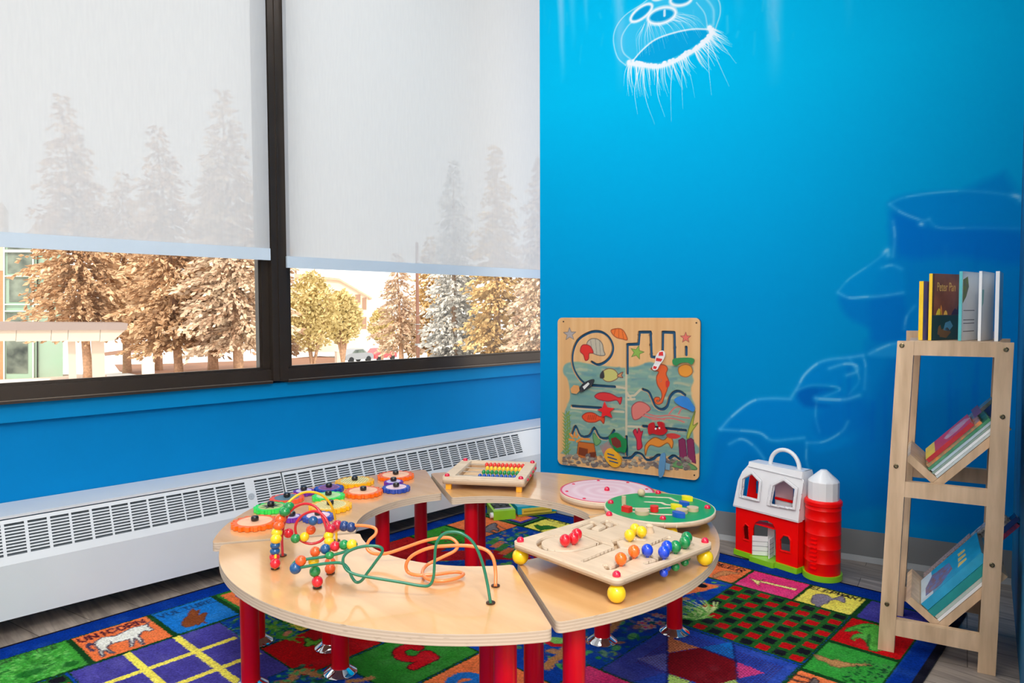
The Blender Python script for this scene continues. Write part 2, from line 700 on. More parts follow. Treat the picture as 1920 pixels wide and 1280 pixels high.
WX = -0.45                                       # inner face of the window wall
struct(box_obj('floor', (-0.6, -4.0, -0.08), (4.2, 1.2, -0.006), floor_mat()))
struct(box_obj('ceiling', (-0.6, -4.0, 3.2), (4.35, 1.6, 3.28), M_white))
# window wall: apron below the glass, head above it
struct(box_obj('wall_left', (WX - 0.15, -4.0, 0.0), (WX, 1.2, 0.735), M_blue))
h = struct(box_obj('wall_left_head', (WX - 0.15, -4.0, 3.15), (WX, 1.2, 3.2), M_blue))
bm = bmesh.new()
add_box(bm, (WX, -4.0, 0.668), (WX + 0.022, 1.2, 0.7335))
bevel(bm, .003, 1)
struct(obj('trim_1', bm, M_bluetrim))
struct(box_obj('wall_front', (-0.6, -4.15, 0.0), (4.2, -4.0, 3.2), M_white))
struct(box_obj('wall_side', (4.2, -4.0, 0.0), (4.35, 1.6, 3.2), M_white))

# right wall, just in view at the edge of the frame
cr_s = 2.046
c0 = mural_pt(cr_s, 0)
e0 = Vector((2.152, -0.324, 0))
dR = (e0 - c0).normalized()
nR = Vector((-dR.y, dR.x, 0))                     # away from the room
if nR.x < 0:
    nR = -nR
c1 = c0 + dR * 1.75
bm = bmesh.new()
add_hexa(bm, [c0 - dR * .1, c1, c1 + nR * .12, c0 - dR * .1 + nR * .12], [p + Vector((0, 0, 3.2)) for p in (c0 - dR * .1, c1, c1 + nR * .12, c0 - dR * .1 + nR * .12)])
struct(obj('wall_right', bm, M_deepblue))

# windows -----------------------------------------------------------------
YM0, YM1 = -1.283, -1.212                         # mullion


def glass_mat():
    m = bpy.data.materials.new('window_glass')
    m.use_nodes = True
    nt = m.node_tree
    nt.nodes.remove(nt.nodes['Principled BSDF'])
    tr = nt.nodes.new('ShaderNodeBsdfTransparent')
    tr.inputs[0].default_value = (.97, .985, .975, 1)
    gl = nt.nodes.new('ShaderNodeBsdfGlossy')
    gl.inputs['Roughness'].default_value = 0.01
    fr = nt.nodes.new('ShaderNodeFresnel')
    fr.inputs[0].default_value = 1.25
    mx = nt.nodes.new('ShaderNodeMixShader')
    nt.links.new(fr.outputs[0], mx.inputs[0])
    nt.links.new(tr.outputs[0], mx.inputs[1])
    nt.links.new(gl.outputs[0], mx.inputs[2])
    nt.links.new(mx.outputs[0], nt.nodes['Material Output'].inputs[0])
    return m


M_glass = glass_mat()


def window(name, y0, y1):
    w = bpy.data.objects.new(name, None)
    COL.objects.link(w)
    struct(w)
    bm = bmesh.new()
    # outer frame ring
    add_box(bm, (WX - .11, y0, .735), (WX + .045, y1, .7455))           # lower ledge
    add_box(bm, (WX - .11, y0, .7455), (WX + .030, y1, .7955))          # bottom rail
    add_box(bm, (WX - .11, y0, 3.10), (WX + .030, y1, 3.15))
    bevel(bm, .0025, 2)
    obj('window_frame', bm, M_bronze, w, smooth=True)
    box_obj('ledge_highlight', (WX + .029, y0, .7450), (WX + .0462, y1, .7468), M_bronze_lit, w)  # paler strip: colours in the light caught by the ledge's upward face
    bm = bmesh.new()
    add_box(bm, (WX - .005, y0, .7955), (WX + .012, y1, .806))           # thin inner stop
    add_box(bm, (WX - .005, y0, 3.088), (WX + .012, y1, 3.10))
    for ya, yb in ((y0, y0 + .03), (y1 - .03, y1)):
        add_box(bm, (WX - .02, ya, .80), (WX + .016, yb, 3.10))
    for ya, yb in ((y0 + .03, y0 + .04), (y1 - .04, y1 - .03)):
        add_box(bm, (WX - .03, ya, .80), (WX + .004, yb, 3.10))
    bevel(bm, .002, 1)
    obj('glazing_stop', bm, M_bronze, w, smooth=True)
    box_obj('window_pane', (WX - .036, y0 + .01, .79), (WX - .030, y1 - .01, 3.10), M_glass, w)
    return w


window('window_1', -4.0, YM0)
window('window_2', YM1, 1.2)
bm = bmesh.new()
add_box(bm, (WX - .11, YM0 + .0005, .7455), (WX + .052, YM1 - .0005, 3.15))
add_box(bm, (WX - .02, YM0 - .0, .7455), (WX + .03, YM0 + .0006, 3.15))
bevel(bm, .003, 2)
add_box(bm, (WX + .052, YM0 + .028, .75), (WX + .058, YM0 + .036, 3.1))
struct(obj('trim_2', bm, M_bronze, smooth=True))

# mural wall ----------------------------------------------------------------
bm = bmesh.new()
W_S1 = cr_s + .12
add_hexa(bm, [mural_pt(s, -.006, o) for s, o in ((0, .001), (W_S1, .001), (W_S1, .15), (0, .15))], [mural_pt(s, 3.2, o) for s, o in ((0, .001), (W_S1, .001), (W_S1, .15), (0, .15))])
wall_back = struct(obj('wall_back', bm, M_blue))
xs = np.concatenate([np.arange(0, .36, .006), np.arange(.36, .99, .0015), np.arange(.99, cr_s, .005), [cr_s]])
zs = np.concatenate([np.arange(0.1, 1.95, .006), np.arange(1.95, 2.68, .0015), np.arange(2.68, 2.8, .006), [3.2]])
MU = Painter(xs, zs, (0, 150, 214))
gz = zs[:, None, None]
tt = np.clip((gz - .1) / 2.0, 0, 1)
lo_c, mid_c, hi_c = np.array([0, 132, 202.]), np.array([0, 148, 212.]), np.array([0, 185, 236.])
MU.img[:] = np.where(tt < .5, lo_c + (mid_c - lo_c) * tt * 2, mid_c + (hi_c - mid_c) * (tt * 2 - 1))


def mp_(pts):
    return [on_mural(*p) for p in pts]


def mz(x0, y0, k, pts):
    return mp_([(x0 + a / k, y0 + b / k) for a, b in pts])


# rock ledges (traced in the crop 1330,340 at 2.134x)
K = 1259 / 590


def rk(pts):
    return mz(1330, 340, K, pts)


for poly, col, al, so in (
    ([(720, 90), (800, 55), (1000, 40), (1250, 60), (1259, 1280), (640, 1280), (620, 690), (650, 640), (640, 470), (720, 300), (735, 200)], (0, 116, 204), .5, .02),
    ([(720, 90), (800, 60), (1000, 45), (1245, 60), (1245, 190), (1050, 190), (900, 180), (860, 150), (770, 120)], (0, 138, 214), .75, .012),
    ([(515, 440), (560, 390), (640, 330), (700, 290), (720, 330), (775, 350), (775, 450), (700, 455), (620, 465), (540, 470)], (0, 144, 218), .7, .012),
    ([(520, 460), (620, 470), (700, 460), (775, 455), (790, 620), (650, 640), (640, 590), (550, 540)], (0, 112, 204), .55, .014),
    ([(350, 830), (370, 780), (430, 725), (520, 705), (620, 690), (625, 820), (600, 860), (540, 875), (430, 870), (520, 830), (440, 815)], (0, 132, 214), .7, .01),
    ([(40, 990), (90, 930), (180, 870), (330, 865), (360, 830), (520, 840), (430, 875), (610, 870), (610, 1050), (420, 1060), (370, 1030), (270, 1040), (180, 1000)], (0, 128, 212), .65, .012),
    ([(40, 1000), (180, 1005), (270, 1045), (370, 1035), (560, 1050), (640, 900), (760, 700), (800, 1280), (0, 1280), (0, 1160)], (0, 110, 196), .5, .02),
    ([(60, 1080), (120, 1030), (180, 1060), (230, 1120), (160, 1090), (100, 1160), (60, 1260), (20, 1220)], (0, 128, 208), .6, .012),
    ([(400, 1050), (520, 1040), (560, 950), (550, 1040), (480, 1080), (420, 1080)], (0, 136, 214), .6, .01),
    ([(640, 680), (700, 650), (770, 650), (770, 700), (650, 700)], (40, 160, 228), .6, .01),
    ([(350, 840), (420, 820), (500, 830), (440, 850), (420, 875), (480, 900), (380, 900)], (0, 92, 184), .7, .012),
    ([(730, 130), (860, 160), (900, 185), (1240, 195), (1240, 330), (1000, 300), (760, 300)], (0, 104, 208), .5, .02),
    ([(490, 881), (620, 860), (640, 960), (560, 1010), (440, 1020), (420, 960)], (0, 104, 198), .4, .02),
):
    MU.fill(cr2(rk(poly), 3, True), col, al, so)
for k in range(60):                                # vertical washes below the ledges
    x = random.uniform(420, 1240)
    y = random.uniform(200, 900)
    if x < 720 and y < 700:
        continue
    q = rk([(x, y), (x + random.uniform(-8, 8), y + random.uniform(80, 240))])
    MU.stroke(q, random.uniform(.006, .02), random.choice([(0, 104, 202), (0, 124, 212), (20, 134, 216)]), random.uniform(.15, .4), .015)
for pts, wd, al in (
    ([(720, 90), (790, 62), (960, 40), (1100, 42), (1245, 60)], .005, .5), ([(722, 92), (770, 125), (850, 155), (880, 150)], .006, .6),
    ([(880, 155), (920, 185), (1050, 185), (1245, 188)], .006, .35), ([(735, 160), (742, 220), (735, 300)], .008, .5),
    ([(700, 285), (712, 275), (715, 295)], .012, .9), ([(515, 440), (560, 390), (640, 335), (700, 290)], .005, .5),
    ([(515, 445), (560, 465), (620, 462), (690, 458), (775, 445)], .006, .8), ([(690, 345), (730, 335), (770, 350)], .008, .5),
    ([(780, 590), (790, 540), (820, 500)], .006, .5), ([(640, 690), (680, 670), (730, 650), (770, 645)], .006, .7),
    ([(330, 860), (355, 820), (380, 775), (430, 730), (480, 712), (560, 704), (615, 695)], .008, .85), ([(480, 748), (540, 730), (585, 735), (590, 760), (550, 775)], .008, .8),
    ([(615, 700), (625, 740), (620, 830)], .006, .5), ([(425, 866), (450, 870), (540, 872), (600, 855)], .009, .8), ([(460, 860), (520, 835), (500, 820), (410, 815), (350, 835)], .005, .5),
    ([(45, 990), (90, 940), (170, 880), (240, 868), (325, 870)], .008, .85), ([(40, 992), (110, 995), (200, 1005), (250, 1035), (330, 1030), (380, 1025)], .007, .7),
    ([(390, 1045), (460, 1040), (530, 1000), (555, 960)], .006, .6), ([(390, 1045), (388, 1110), (400, 1160)], .005, .5), ([(80, 1050), (130, 1030), (180, 1060), (220, 1110)], .008, .6),
    ([(1215, 55), (1235, 62), (1245, 75)], .012, .8), ([(430, 870), (425, 940), (440, 1000)], .006, .3), ([(845, 170), (852, 172)], .01, .9), ([(560, 705), (600, 790), (560, 850)], .005, .35),
):
    q = cr2(rk(pts), 5)
    MU.stroke(q, wd * 2.4, (60, 172, 236), al * .45, .02)
    MU.stroke(q, wd * .9, (140, 210, 246), al * .45, .011)
    m0 = len(q) // 4
    MU.stroke(q[m0:m0 * 2 + 2], wd * .9, (200, 234, 250), al * .5, .008)

# light shafts
for x, y1, wd, al in ((1055, 150, .03, .5), (1100, 60, .02, .3), (1163, 165, .045, .4), (1452, 150, .06, .5), (1590, 60, .03, .18), (1385, 40, .04, .2), (1075, 90, .03, .2)):
    s0, z1 = on_mural(x, y1)
    n = 14
    for k in range(n):
        za, zb = z1 + (2.7 - z1) * k / n, 2.75
        MU.stroke([(s0 + .006 * math.sin(k), za), (s0 - .02, zb)], wd * (.5 + .6 * k / n), (150, 205, 240), al * 3.2 / n, wd * .9)
for k in range(26):
    x = random.uniform(1020, 1500)
    s0, z1 = on_mural(x, random.uniform(2, 120))
    MU.stroke([(s0, z1), (s0 + random.uniform(-.01, .01), z1 + random.uniform(.02, .1))], random.uniform(.004, .012), (120, 205, 240), random.uniform(.1, .3), .01)

# jellyfish (crop 1010,0 at 3.918x)
KJ = 1920 / 490
WJ = (236, 242, 250)


def jy(pts):
    return mz(1010, 0, KJ, pts)


bell = [(640, 480), (580, 420), (550, 300), (570, 200), (640, 110), (760, 30), (860, -40), (1050, -110), (1240, -80), (1320, 0), (1335, 90), (1310, 180), (1280, 250), (1200, 300), (1000, 420), (850, 480), (720, 470)]
MU.fill(cr2(jy(bell), 4, True), (130, 200, 238), .4, .02)
MU.stroke(cr2(jy(bell[:14]), 6), .006, WJ, .55, .004)
MU.stroke(cr2(jy([(680, 440), (620, 380), (610, 280), (650, 200), (700, 150)]), 6), .007, WJ, .5, .005)
MU.stroke(cr2(jy([(1160, 20), (1220, 100), (1240, 200)]), 6), .006, WJ, .45, .004)
MU.stroke(cr2(jy([(1200, -40), (1280, 60), (1285, 180)]), 6), .01, WJ, .35, .008)
mouth = [(700, 440), (760, 370), (860, 290), (1000, 240), (1130, 215), (1230, 210), (1260, 240), (1200, 300), (1100, 370), (1000, 420), (900, 460), (800, 465)]
MU.fill(cr2(jy(mouth), 4, True), (0, 160, 220), .85, .006)
for k in range(46):                                # canals running down the bell
    a = random.uniform(0, 1)
    x0 = 700 + 540 * a
    top = (740 + 300 * a + random.uniform(-20, 20), 190 - 90 * a + random.uniform(-20, 30))
    end = (x0 + random.uniform(-20, 20), 400 - 190 * a + random.uniform(-60, 60))
    midp = ((top[0] + end[0]) / 2 - 25 + 60 * a, (top[1] + end[1]) / 2 - 15)
    MU.stroke(cr2(jy([top, midp, end]), 5), .0028, WJ, random.uniform(.3, .75), .0015, taper=True)
for cx, cy, rx, ry, rot, wd in ((755, 95, 95, 38, -38, 26), (905, 115, 105, 55, -17, 34), (1045, 0, 78, 40, -10, 30), (900, -40, 70, 30, -25, 24)):
    el = [(cx + rx * math.cos(t) * math.cos(R_(rot)) - ry * math.sin(t) * math.sin(R_(rot)), cy + rx * math.cos(t) * math.sin(R_(rot)) + ry * math.sin(t) * math.cos(R_(rot))) for t in np.linspace(0, 2 * math.pi, 24, endpoint=False)]
    MU.fill(jy(el), (0, 150, 212), .8, .004)
    q = jy(el)
    MU.stroke(q, wd / KJ * .0018 + .006, WJ, .55, .006, closed=True)
    MU.stroke(q, .009, WJ, .95, .004, closed=True)
MU.stroke(jy([(925, 80), (925, 115)]), .012, WJ, .8, .004)
MU.stroke(cr2(jy([(690, 450), (760, 370), (860, 290), (1000, 240), (1130, 215), (1240, 215)]), 5), .008, WJ, .85, .006)
rim = cr2(jy([(660, 465), (760, 480), (880, 490), (1000, 450), (1120, 385), (1210, 320), (1270, 250), (1255, 205)]), 8)
MU.stroke(rim, .03, WJ, .5, .012)
MU.stroke(rim, .017, WJ, .95, .006)
for p in rim:
    MU.dot((p[0] + random.uniform(-.008, .008), p[1] + random.uniform(.004, .014)), .008, .007, WJ, .9, .5)
for k in range(120):                               # fringe
    a = random.random()
    p = rim[int(a * (len(rim) - 1))]
    L = random.uniform(.05, .17) * (1 - .35 * a) * (1.9 if random.random() < .08 else 1)
    ang = R_(-88 + 62 * a ** 1.6 + random.uniform(-9, 9))
    c = random.uniform(-.2, .1)
    m_ = (p[0] + L * .5 * math.cos(ang + c), p[1] + L * .5 * math.sin(ang + c))
    e_ = (p[0] + L * math.cos(ang), p[1] + L * math.sin(ang))
    MU.stroke(cr2([p, m_, e_], 5), .0048, WJ, random.uniform(.4, .95), .002, taper=True)
for x1, y1 in ((975, 890), (1060, 800), (890, 700), (725, 720), (1270, 700), (1400, 635), (1450, 465), (1390, 280), (625, 630)):
    i = int(max(0, min(1, (x1 - 640) / 640)) * (len(rim) - 1))
    e_ = jy([(x1, y1)])[0]
    p = rim[i if y1 < 500 else int(i * .8)]
    MU.stroke(cr2([p, ((p[0] + e_[0]) / 2 - .006, (p[1] + e_[1]) / 2 + .01), e_], 6), .004, WJ, .85, .002, taper=True)


def on_wall(x, y, t):
    return np.stack([DM.x * x + NM.x * -t, DM.y * x + NM.y * -t, y], -1)


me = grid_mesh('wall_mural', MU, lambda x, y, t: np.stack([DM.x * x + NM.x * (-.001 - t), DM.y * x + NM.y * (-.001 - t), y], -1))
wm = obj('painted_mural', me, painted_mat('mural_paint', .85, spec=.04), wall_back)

# base along the mural wall
bm = bmesh.new()
add_hexa(bm, [mural_pt(s, -.006, o) for s, o in ((0, -.007), (cr_s, -.007), (cr_s, 0), (0, 0))], [mural_pt(s, .122, o) for s, o in ((0, -.004), (cr_s, -.004), (cr_s, 0), (0, 0))])
struct(obj('baseboard_back', bm, M_greybase))
bm = bmesh.new()
add_hexa(bm, [mural_pt(s, -.006, o) for s, o in ((0, -.02), (cr_s, -.02), (cr_s, -.007), (0, -.007))], [mural_pt(s, .016, o) for s, o in ((0, -.011), (cr_s, -.011), (cr_s, -.007), (0, -.007))])
struct(obj('trim_3', bm, M_shoe))

# roller blinds ---------------------------------------------------------------
def blind_mat():
    m = bpy.data.materials.new('white_screen_fabric')
    m.use_nodes = True
    nt = m.node_tree
    nt.nodes.remove(nt.nodes['Principled BSDF'])
    tc = nt.nodes.new('ShaderNodeTexCoord')
    n = nt.nodes.new('ShaderNodeTexNoise')
    mp = nt.nodes.new('ShaderNodeMapping')
    mp.inputs['Scale'].default_value = (1, 9, 1)
    n.inputs['Scale'].default_value = 12
    nt.links.new(tc.outputs['Object'], mp.inputs[0])
    nt.links.new(mp.outputs[0], n.inputs['Vector'])
    cr = nt.nodes.new('ShaderNodeValToRGB')
    cr.color_ramp.elements[0].position = .3
    cr.color_ramp.elements[1].position = .7
    cr.color_ramp.elements[0].color = (.60, .62, .655, 1)
    cr.color_ramp.elements[1].color = (.625, .645, .675, 1)
    nt.links.new(n.outputs['Fac'], cr.inputs[0])
    df = nt.nodes.new('ShaderNodeBsdfDiffuse')
    tl = nt.nodes.new('ShaderNodeBsdfTranslucent')
    nt.links.new(cr.outputs[0], df.inputs[0])
    nt.links.new(cr.outputs[0], tl.inputs[0])
    m1 = nt.nodes.new('ShaderNodeMixShader')
    m1.inputs[0].default_value = .42
    nt.links.new(df.outputs[0], m1.inputs[1])
    nt.links.new(tl.outputs[0], m1.inputs[2])
    tr = nt.nodes.new('ShaderNodeBsdfTransparent')
    m2 = nt.nodes.new('ShaderNodeMixShader')
    m2.inputs[0].default_value = .10
    nt.links.new(m1.outputs[0], m2.inputs[1])
    nt.links.new(tr.outputs[0], m2.inputs[2])
    nt.links.new(m2.outputs[0], nt.nodes['Material Output'].inputs[0])
    return m


M_blind = blind_mat()
M_hem = mat('blind_hem_bar', (196, 212, 226), .5, var=.02, scale=6)
M_alu = mat('pale_aluminium', (188, 190, 192), .35, metal=.6)
for lab, ya, yb, zb in (('wide white roller blind left of the dark mullion', -3.95, -1.2985, 1.272), ('white roller blind between the dark mullion and the mural wall', -1.2225, 1.15, 1.243)):
    t = thing('roller_blind', lab, 'window blind', (WX + .07, (ya + yb) / 2, zb), 0, 'white roller blinds over the windows')
    L = (yb - ya) / 2
    me = bpy.data.meshes.new('blind_fabric')
    hh = 3.04 - zb
    n = 24
    me.from_pydata([(0.0, -L, .05), (0.0, L, .05), (0.0, L, hh), (0.0, -L, hh)], [], [(0, 1, 2, 3)])
    obj('blind_fabric', me, M_blind, t)
    bm = bmesh.new()
    add_box(bm, (-.006, -L, 0), (.006, L, .0505))
    bevel(bm, .004, 2)
    obj('bottom_bar', bm, M_hem, t, smooth=True)
    bm = bmesh.new()
    add_cyl(bm, (0, -L, hh + .02), (0, L, hh + .02), .028, n=20)
    obj('roller_tube', bm, M_alu, t, smooth=True)

# radiator cover --------------------------------------------------------------
M_rad = mat('white_radiator_enamel', (214, 219, 224), .42, var=.025, scale=5)
M_louv = mat('grey_louvre', (150, 160, 168), .5, var=.06, scale=40)
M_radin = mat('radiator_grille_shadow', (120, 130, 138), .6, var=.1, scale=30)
ZT, XS, KS, ZC, XF, ZB = .3867, -.250, .43, .240, -.189, .063
rad = thing('radiator_cover', 'long white slotted radiator cover under the windows', 'radiator', (WX + .002, -1.4, 0))
RY0, RY1 = -2.6, 1.9                                # in its own frame
ox = WX + .002


def rx(x):
    return x - ox


bm = bmesh.new()
for y0, y1 in ((RY0, 1.37), (1.372, RY1)):
    add_box(bm, (0.0, y0, ZT - .0095), (rx(XS) + .004, y1, ZT))
bevel(bm, .003, 2)
obj('top_panel', bm, M_rad, rad, smooth=True)
bm = bmesh.new()
add_hexa(bm, [Vector((rx(XF) - .004, RY0, ZB)), Vector((rx(XF), RY0, ZB)), Vector((rx(XF), RY0, ZC)), Vector((rx(XF) - .004, RY0, ZC))], [Vector((rx(XF) - .004, 1.395, ZB)), Vector((rx(XF), 1.395, ZB)), Vector((rx(XF), 1.395, ZC)), Vector((rx(XF) - .004, 1.395, ZC))])
add_box(bm, (rx(XF) - .004, 1.397, ZB), (rx(XF), RY1, ZC))
add_box(bm, (rx(XF) - .05, RY0, ZB), (rx(XF) - .002, RY1, ZB + .004))
obj('front_panel', bm, M_rad, rad)
nrm = Vector((1, 0, KS)).normalized()


def slope_pt(y, z):
    return Vector((rx(XS + KS * (ZT - .004 - z)), y, z))


def grille(ya, yb, cols, name='grille_panel'):
    """sheet with real slots: bars between and around them"""
    bm = bmesh.new()
    z_hi, z_lo, nsl = .3615, .266, 10
    def sheet(y0, y1, z0, z1):
        a = [slope_pt(y0, z0), slope_pt(y1, z0), slope_pt(y1, z1), slope_pt(y0, z1)]
        add_hexa(bm, [p - nrm * .003 for p in a], a)
    sheet(ya, yb, z_hi, ZT - .013)
    sheet(ya, yb, ZC, z_lo)
    yprev = ya
    for c0_, c1_ in cols:
        sheet(yprev, c0_, z_lo, z_hi)
        yprev = c1_
        dz = (z_hi - z_lo) / nsl
        for i in range(nsl):
            za = z_hi - dz * i
            if i:
                sheet(c0_, c1_, za - dz * .22, za + dz * .22)
            # louvre behind each slot, tilted so the light catches it
            p = [slope_pt(c0_, za - dz * .62), slope_pt(c1_, za - dz * .62)]
            q = [slope_pt(c0_, za - dz * 1.0) - nrm * .008, slope_pt(c1_, za - dz * 1.0) - nrm * .008]
            v = [bm.verts.new(x) for x in (p[0] - nrm * .003, p[1] - nrm * .003, q[1], q[0])]
            bm.faces.new(v).material_index = 1
    sheet(yprev, yb, z_lo, z_hi)
    obj(name, bm, [M_rad, M_louv], rad)


oy = 1.4
left_cols = [(y + oy, y + .0545 + oy) for y in [-2.292 - .0637 * k for k in range(25, 0, -1)] + [-2.292, -2.228, -2.164, -2.102, -2.039, -1.978, -1.916, -1.854, -1.792, -1.732, -1.670, -1.608, -1.547, -1.453, -1.391] if y + oy > RY0 + .02]
right_cols = [(-1.322 + .0637 * k + oy, -1.322 + .0637 * k + .0545 + oy) for k in range(22)]
grille(RY0, -1.3345 + oy, left_cols)
grille(-1.3285 + oy, 1.37 + oy, right_cols)
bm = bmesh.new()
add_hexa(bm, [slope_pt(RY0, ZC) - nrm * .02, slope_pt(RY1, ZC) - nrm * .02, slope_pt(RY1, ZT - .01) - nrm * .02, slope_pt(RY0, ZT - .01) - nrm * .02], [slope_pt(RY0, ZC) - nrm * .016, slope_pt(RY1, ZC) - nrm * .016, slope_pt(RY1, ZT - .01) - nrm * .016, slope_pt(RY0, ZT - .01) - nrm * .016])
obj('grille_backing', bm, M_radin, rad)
M_latch = mat('worn_latch', (190, 196, 200), .35, metal=.3)
p = slope_pt(-1.475 + oy, .305)
bm = bmesh.new()
add_cyl(bm, p - nrm * .002, p + nrm * .002, .013, n=20)
add_cyl(bm, p + nrm * .002, p + nrm * .0035, .003, n=8)
obj('access_latch', bm, M_latch, rad, smooth=True)
M_bar = mat('dark_gap', (70, 80, 84), .6)
bm = bmesh.new()
add_hexa(bm, [slope_pt(-1.3345 + oy, ZC) - nrm * .009, slope_pt(-1.3285 + oy, ZC) - nrm * .009, slope_pt(-1.3285 + oy, ZT - .006) - nrm * .009, slope_pt(-1.3345 + oy, ZT - .006) - nrm * .009], [slope_pt(-1.3345 + oy, ZC) - nrm * .006, slope_pt(-1.3285 + oy, ZC) - nrm * .006, slope_pt(-1.3285 + oy, ZT - .006) - nrm * .006, slope_pt(-1.3345 + oy, ZT - .006) - nrm * .006])
obj('joint_strip', bm, M_bar, rad)

# ================================================================== outdoors, seen under the blinds
M_snow = mat('bright_snow', (244, 242, 240), .7, var=.03, scale=.6)
M_mulch = mat('brown_mulch', (150, 104, 78), .9, var=.3, scale=6)
M_bark = mat('spruce_bark', (196, 156, 126), .9, var=.25, scale=9)
M_stucco = mat('pale_stucco', (238, 224, 208), .8, var=.03, scale=2)


def ground_z(d):
    return float(np.interp(d, [0, 8, 30, 36, 45, 70, 100, 260], [-1.2, -1.4, -2.07, -2.33, -2.65, -4.0, -5.2, -9.0]))


def azim(px):
    d = ray(px, 600)
    return math.atan2(d.y, d.x)


def ground_pt(px, dist, dz=0.0):
    a = azim(px)
    return Vector((CAM.x + dist * math.cos(a), CAM.y + dist * math.sin(a), ground_z(dist) + dz))


def ground_at(px, py):
    """the point of the ground seen at a pixel"""
    d = ray(px, py)
    d = d / math.hypot(d.x, d.y)
    lo, hi = 6.0, 250.0
    for _ in range(50):
        m_ = (lo + hi) / 2
        if CAM.z + d.z * m_ > ground_z(m_):
            lo = m_
        else:
            hi = m_
    return CAM + d * lo, lo


bm = bmesh.new()
rad_ = [8, 14, 20, 26, 30, 33, 36, 40, 45, 52, 60, 70, 85, 100, 140, 200, 260]
rows = []
for r in rad_:
    row = []
    for k in range(41):
        a = R_(80 + 120 * k / 40)
        row.append(bm.verts.new((CAM.x + r * math.cos(a), CAM.y + r * math.sin(a), ground_z(r) + (random.uniform(-.04, .04) if r < 80 else 0))))
    rows.append(row)
for ra, rb in zip(rows, rows[1:]):
    for k in range(40):
        bm.faces.new((ra[k], ra[k + 1], rb[k + 1], rb[k]))
struct(obj('snowy_ground', bm, M_snow, smooth='all'))


def ground_patch(name, pxs, m, up=.05):
    bm = bmesh.new()
    ps = [ground_at(*p)[0] + Vector((0, 0, up)) for p in pxs]
    add_hexa(bm, [p - Vector((0, 0, .3)) for p in ps], ps)
    return struct(obj(name, bm, m))


ground_patch('mulch_bed', [(215, 684), (330, 682), (400, 679), (500, 676), (520, 700), (400, 712), (300, 712), (225, 696)], M_mulch)
ground_patch('mulch_bed', [(545, 672), (600, 668), (632, 672), (630, 690), (545, 704)], M_mulch)
ground_patch('mulch_bed', [(195, 661), (240, 655), (300, 652), (300, 657), (240, 662), (197, 667)], M_mulch)
ground_patch('gravel_bed', [(0, 706), (60, 702), (200, 704), (200, 722), (0, 730)], mat('pink_gravel', (222, 196, 180), .9, var=.2, scale=5))
M_dry = mat('dry_grass', (190, 150, 96), .9, var=.3, scale=8)


def foliage_mat(name, rgb, rgb2):
    return mat(name, rgb, .8, var=.12, scale=1.1, rgb2=rgb2, spec=.1)


def spruce(name, label, base_px, dist, tip_py, half_px, low_py, m, trunk_r, group, tip_px=None, seed=0, density=1.0):
    rr = random.Random(seed)
    b = ground_pt(base_px, dist)
    a = azim(base_px)
    fwd = Vector((math.cos(a), math.sin(a), 0))
    rgt = Vector((math.sin(a), -math.cos(a), 0))
    z_tip = CAM.z + (582.5 - tip_py) / F_PX * dist - b.z
    z_low = CAM.z + (582.5 - low_py) / F_PX * dist - b.z
    Rm = half_px / F_PX * dist
    lean = ((tip_px - base_px) / F_PX * dist) if tip_px else 0.0
    t = thing(name, label, 'tree', b, 0, group)
    bm = bmesh.new()
    add_tube(bm, [Vector((0, 0, -.4)), Vector((0, 0, .5)), rgt * lean * .3 + Vector((0, 0, z_tip * .4)), rgt * lean + Vector((0, 0, z_tip * .93))], [trunk_r * 1.25, trunk_r, trunk_r * .7, .03], n=9)
    obj('trunk', bm, M_bark, t, smooth='all')
    vs, fs = [], []

    def clump(p, d, L, w):
        d = d.normalized()
        for k in range(2):
            s_ = d.orthogonal().normalized()
            s_.rotate(Matrix.Rotation(rr.uniform(0, 3.14), 3, d))
            i = len(vs)
            vs.extend([p - s_ * w * .5, p + d * L * .5 - s_ * w, p + d * L, p + d * L * .5 + s_ * w])
            fs.append((i, i + 1, i + 2, i + 3))
    n_lev = int((z_tip - z_low) / .30)
    for l in range(n_lev):
        f = l / n_lev
        z = z_low + (z_tip - z_low) * f
        Rz = Rm * (1 - f) ** .8 * (1 + .18 * math.sin(l * 1.7)) + .1
        if f < .1:
            Rz *= .75
        nb = int((15 * (1 - f) + 6) * density)
        for k in range(nb):
            az = rr.uniform(0, 2 * math.pi)
            if rr.random() < .35 and math.cos(az - a) > 0:       # sparser on the side turned away
                az += math.pi
            L = Rz * rr.uniform(.65, 1.1)
            dirv = Vector((math.cos(az), math.sin(az), 0))
            c0_ = rgt * lean * f + Vector((0, 0, z))
            nseg = max(3, int(L / .125))
            for j in range(nseg):
                q = (j + rr.random()) / nseg
                if q < .12:
                    continue
                drop = -.34 * L * q * q + .10 * L * q
                p = c0_ + dirv * (L * q) + Vector((rr.uniform(-.1, .1), rr.uniform(-.1, .1), drop + rr.uniform(-.08, .08)))
                d = dirv + Vector((rr.uniform(-.7, .7), rr.uniform(-.7, .7), rr.uniform(-.9, .15)))
                clump(p, d, rr.uniform(.24, .46), rr.uniform(.06, .115))
    me = bpy.data.meshes.new('foliage')
    me.from_pydata(vs, [], fs)
    obj('foliage', me, m, t)
    return t


